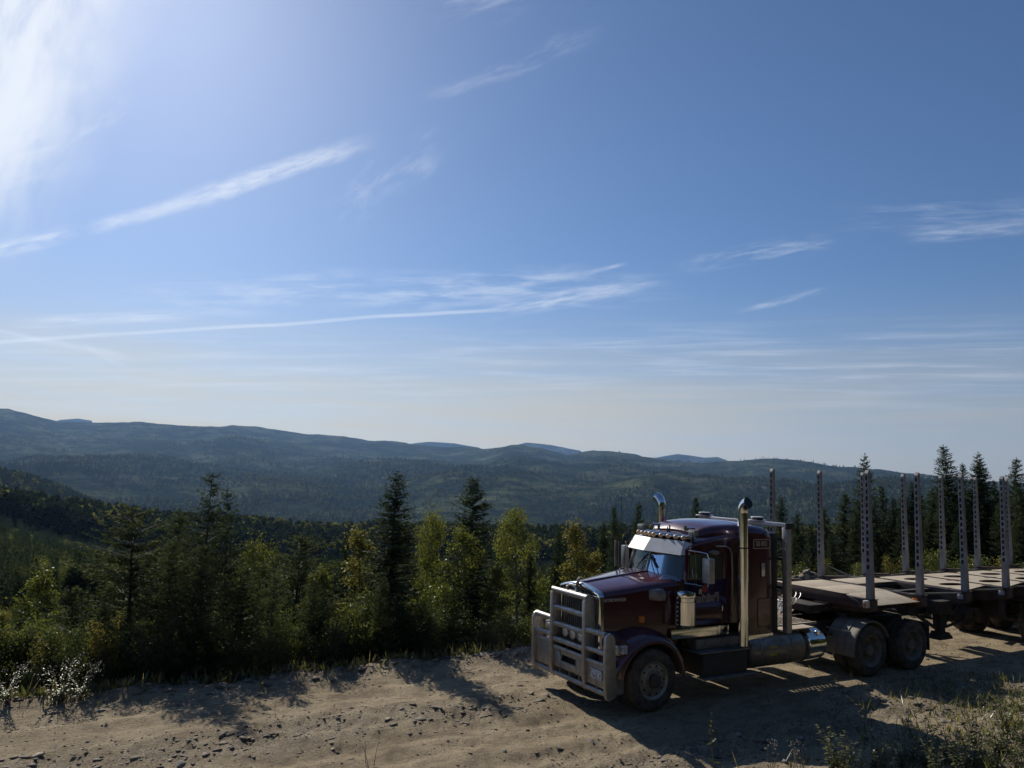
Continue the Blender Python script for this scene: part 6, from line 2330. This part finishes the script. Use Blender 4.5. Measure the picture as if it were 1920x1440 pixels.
# ------------------------------------------------------------------ weeds
def weed_meshes(seed, h, nst, nleaf, size, m, flower=None, spread=0.12):
    rg = np.random.default_rng(seed)
    tr = MB()
    V, F, T = [], [], []
    k0 = 0
    tips = []
    for s in range(nst):
        a = rg.uniform(0, 6.28)
        hh = h*rg.uniform(0.6, 1.0) if s else h
        b = np.array([rg.normal(0, 0.03), rg.normal(0, 0.03), 0])
        t = b+np.array([math.cos(a)*spread*h, math.sin(a)*spread*h, hh])*np.array([1, 1, 1])
        mid = (b+t)/2+np.array([rg.normal(0, 0.02), rg.normal(0, 0.02), 0])
        P = [(1-u)**2*b+2*u*(1-u)*mid+u*u*t for u in np.linspace(0, 1, 6)]
        tr.tube([tuple(p) for p in P], [0.006*(1-0.7*u) for u in np.linspace(0, 1, 6)], 5, caps=False)
        tips.append(t)
        for j in range(nleaf):
            u = rg.uniform(0.12, 1.0)
            p = (1-u)**2*b+2*u*(1-u)*mid+u*u*t
            aa = rg.uniform(0, 6.28)
            el = rg.uniform(-0.2, 0.8)
            d = np.array([math.cos(aa)*math.cos(el), math.sin(aa)*math.cos(el), math.sin(el)])
            sd = np.cross(d, (0, 0, 1))
            sd /= np.linalg.norm(sd)+1e-9
            L = size*rg.uniform(0.6, 1.2)*(1.15-0.5*u)
            sag = np.array([0, 0, -0.18*L])
            q = [p, p+d*L*0.3+sd*L*0.22, p+d*L*0.7+sd*L*0.18+sag*0.5, p+d*L+sag, p+d*L*0.7-sd*L*0.18+sag*0.5, p+d*L*0.3-sd*L*0.22]
            V += q
            F += [(k0, k0+1, k0+2, k0+3), (k0, k0+3, k0+4, k0+5)]
            T += [float(np.clip(0.35+0.3*u+rg.normal(0, 0.18), 0, 1))]*6
            k0 += 6
    st = tr.mesh('stem', M['dead'], smooth=0)
    lf = quads_mesh('leaf_mass', np.array(V), np.array(F), T, M[m])
    fl = None
    if flower:
        Pf = np.concatenate([np.array(tips)[rg.integers(0, len(tips), 40 if flower < 0.05 else 130)]+rg.normal(0, flower, (40 if flower < 0.05 else 130, 3))*np.array([1, 1, 0.6])])
        v, f, tt = leaves(Pf, 0.028, rg, np.full(len(Pf), 0.7))
        fl = quads_mesh('flower_head', v, f, tt, M['fluff'])
    return st, lf, fl


WEED = {
    'tall': weed_meshes(401, 0.85, 1, 16, 0.105, 'aspen_y', spread=0.05),
    'leafy0': weed_meshes(402, 0.60, 7, 20, 0.085, 'weed', spread=0.30),
    'leafy1': weed_meshes(403, 0.50, 8, 18, 0.075, 'weed', spread=0.45),
    'leafy2': weed_meshes(404, 0.55, 7, 20, 0.080, 'shrub', spread=0.35),
    'flower': weed_meshes(405, 0.42, 4, 6, 0.045, 'weed', flower=0.03, spread=0.25),
    'thin': weed_meshes(406, 0.65, 2, 8, 0.045, 'weed', spread=0.12),
    'fluffy': weed_meshes(407, 0.70, 16, 20, 0.055, 'weed', flower=0.055, spread=0.40),
    'dead': weed_meshes(408, 0.50, 3, 2, 0.03, 'grass_dry', spread=0.25),
}


def weed(kind, px, py, sc, label, group=None, name='weed'):
    p = ground_px(px, py)
    e = empty(name, (p[0], p[1], H(p[0], p[1])-0.02))
    e.rotation_euler = (0, 0, random.uniform(0, 6.28))
    e.scale = (sc, sc, sc)
    tag(e, label, 'weed', group)
    for me in WEED[kind]:
        if me is None:
            continue
        o = bpy.data.objects.new(me.name.split('.')[0], me)
        col.objects.link(o)
        o.parent = e


weed('tall', 1335, 1446, 0.95, 'tall single stemmed weed with yellowing round leaves at the bottom by the shadow')
weed('dead', 692, 1436, 0.9, 'bare dead twigs standing on the road at the bottom centre')
weed('dead', 1060, 1330, 0.5, 'dry tuft on the edge of the shadow below the bull bar')
weed('thin', 180, 1348, 0.5, 'thin sprout on the verge at the left')
weed('thin', 515, 1345, 0.5, 'thin sprout on the edge of the middle tree shadow')
for (px, py, sc, lb) in ((112, 1318, 1.0, 'pale clump of weeds gone to seed in front of the light green aspen'), (150, 1312, 0.8, 'second pale seeding clump, right of the larger one'), (12, 1318, 0.85, 'pale seeding clump at the left edge')):
    weed('fluffy', px, py, sc, lb, 'seeding weeds at the verge')
for (px, py, sc, lb) in ((1440, 1446, 0.85, 'white flowered weed at the bottom, right of the tall yellow one'), (1508, 1448, 0.9, 'white flowered weed left of the first leafy clump on the bank'), (1480, 1452, 0.7, 'smallest white flowered weed at the bottom')):
    weed('flower', px, py, sc, lb, 'white flowered weeds')
_k = 0
BANK = [(1585, 1446), (1600, 1458), (1690, 1440), (1712, 1430), (1735, 1446), (1660, 1455), (1770, 1420), (1790, 1444), (1820, 1432), (1850, 1446), (1880, 1418), (1905, 1440), (1915, 1400), (1830, 1405), (1755, 1460), (1640, 1450), (1870, 1455), (1810, 1460), (1565, 1455), (1725, 1405), (1890, 1385), (1925, 1460)]
for k, (px, py) in enumerate(sorted(BANK)):
    weed(('leafy0', 'leafy1', 'leafy2')[k % 3], px, py, random.uniform(0.75, 1.15), 'leafy weed on the near bank, %s from the left' % (ORD+['twenty first', 'twenty second'])[k], 'leafy weeds on the near bank')
for k, (px, py) in enumerate([(1650, 1322), (1692, 1338), (1745, 1330), (1800, 1335), (1838, 1342), (1870, 1350), (1705, 1360), (1770, 1372)]):
    weed('thin', px, py, random.uniform(0.6, 0.95), 'thin weed on the sunlit patch of the bank, %s from the left' % ORD[k], 'thin weeds on the bank')

# low growth nobody could count: grass on the verge, ground cover on the bank
def blades(name, n, px0, px1, r0, r1, dens, hmin, hmax, m, seed, wd=0.008):
    rg = np.random.default_rng(seed)
    a = np.interp(rg.uniform(0, 1, n), np.linspace(0, 1, 60), [px_az(p) for p in np.linspace(px0, px1, 60)])
    r = np.sqrt(rg.uniform(r0**2, r1**2, n))
    x, y = CAM[0]+r*np.sin(a), CAM[1]+r*np.cos(a)
    k = rg.random(n) < dens(x, y)
    x, y = x[k], y[k]
    P = np.stack([x, y, height(x, y)-0.01], 1)
    D = np.stack([rg.normal(0, 0.45, len(x)), rg.normal(0, 0.45, len(x)), np.ones(len(x))], 1)
    v, f, tt = sprigs(P, D, rg.uniform(hmin, hmax, len(x)), wd, rg, rg.random(len(x)))
    tag(link(name, quads_mesh(name, v, f, tt, m)), kind='stuff')


blades('verge_grass', 60000, -120, 1150, 14.5, 21.5, lambda x, y: 0.9*np.exp(-((y-edge_y(x)-0.45)/0.4)**2)*np.clip(0.4+1.6*fbm(x/0.7, y/0.7, 91, 3), 0, 1), 0.10, 0.38, M['grass_dry'], 501)
blades('road_grass', 26000, -120, 2040, 10.5, 24, lambda x, y: np.clip(-0.18+1.5*fbm(x/0.5, y/0.4, 92, 4), 0, 0.5)*(y < edge_y(x)), 0.03, 0.09, M['grass_dry'], 502)
blades('bank_grass', 26000, 1200, 2050, 10.5, 20, lambda x, y: np.clip(on_bank(x, y)*(0.5+1.6*fbm(x/0.6, y/0.6, 93, 3)), 0, 1), 0.06, 0.28, M['weed'], 503)
blades('slope_undergrowth', 60000, -140, 1250, 15.2, 40, lambda x, y: sstep(y-edge_y(x), 0.2, 1.0)*np.clip(0.75+1.2*fbm(x/1.5, y/1.5, 94, 3), 0.1, 1), 0.15, 0.55, M['shrub'], 504, 0.02)
blades('bank_cover', 30000, 1150, 2060, 10.5, 18, lambda x, y: np.clip(1.5*np.exp(-((x-5.5)/4.2)**2-((y+5.0)/1.5)**2)*(0.4+1.8*fbm(x/0.5, y/0.5, 95, 3)), 0, 1), 0.05, 0.16, M['weed'], 505, 0.022)
blades('verge_weeds', 60000, -140, 1150, 14.0, 20.5, lambda x, y: np.clip(1.3*np.exp(-((y-edge_y(x)-0.25)/0.42)**2)*(0.35+2.0*fbm(x/0.9, y/0.6, 96, 3)+0.4*sstep(-x, 4, 9)), 0, 1), 0.06, 0.26, M['weed'], 506, 0.02)
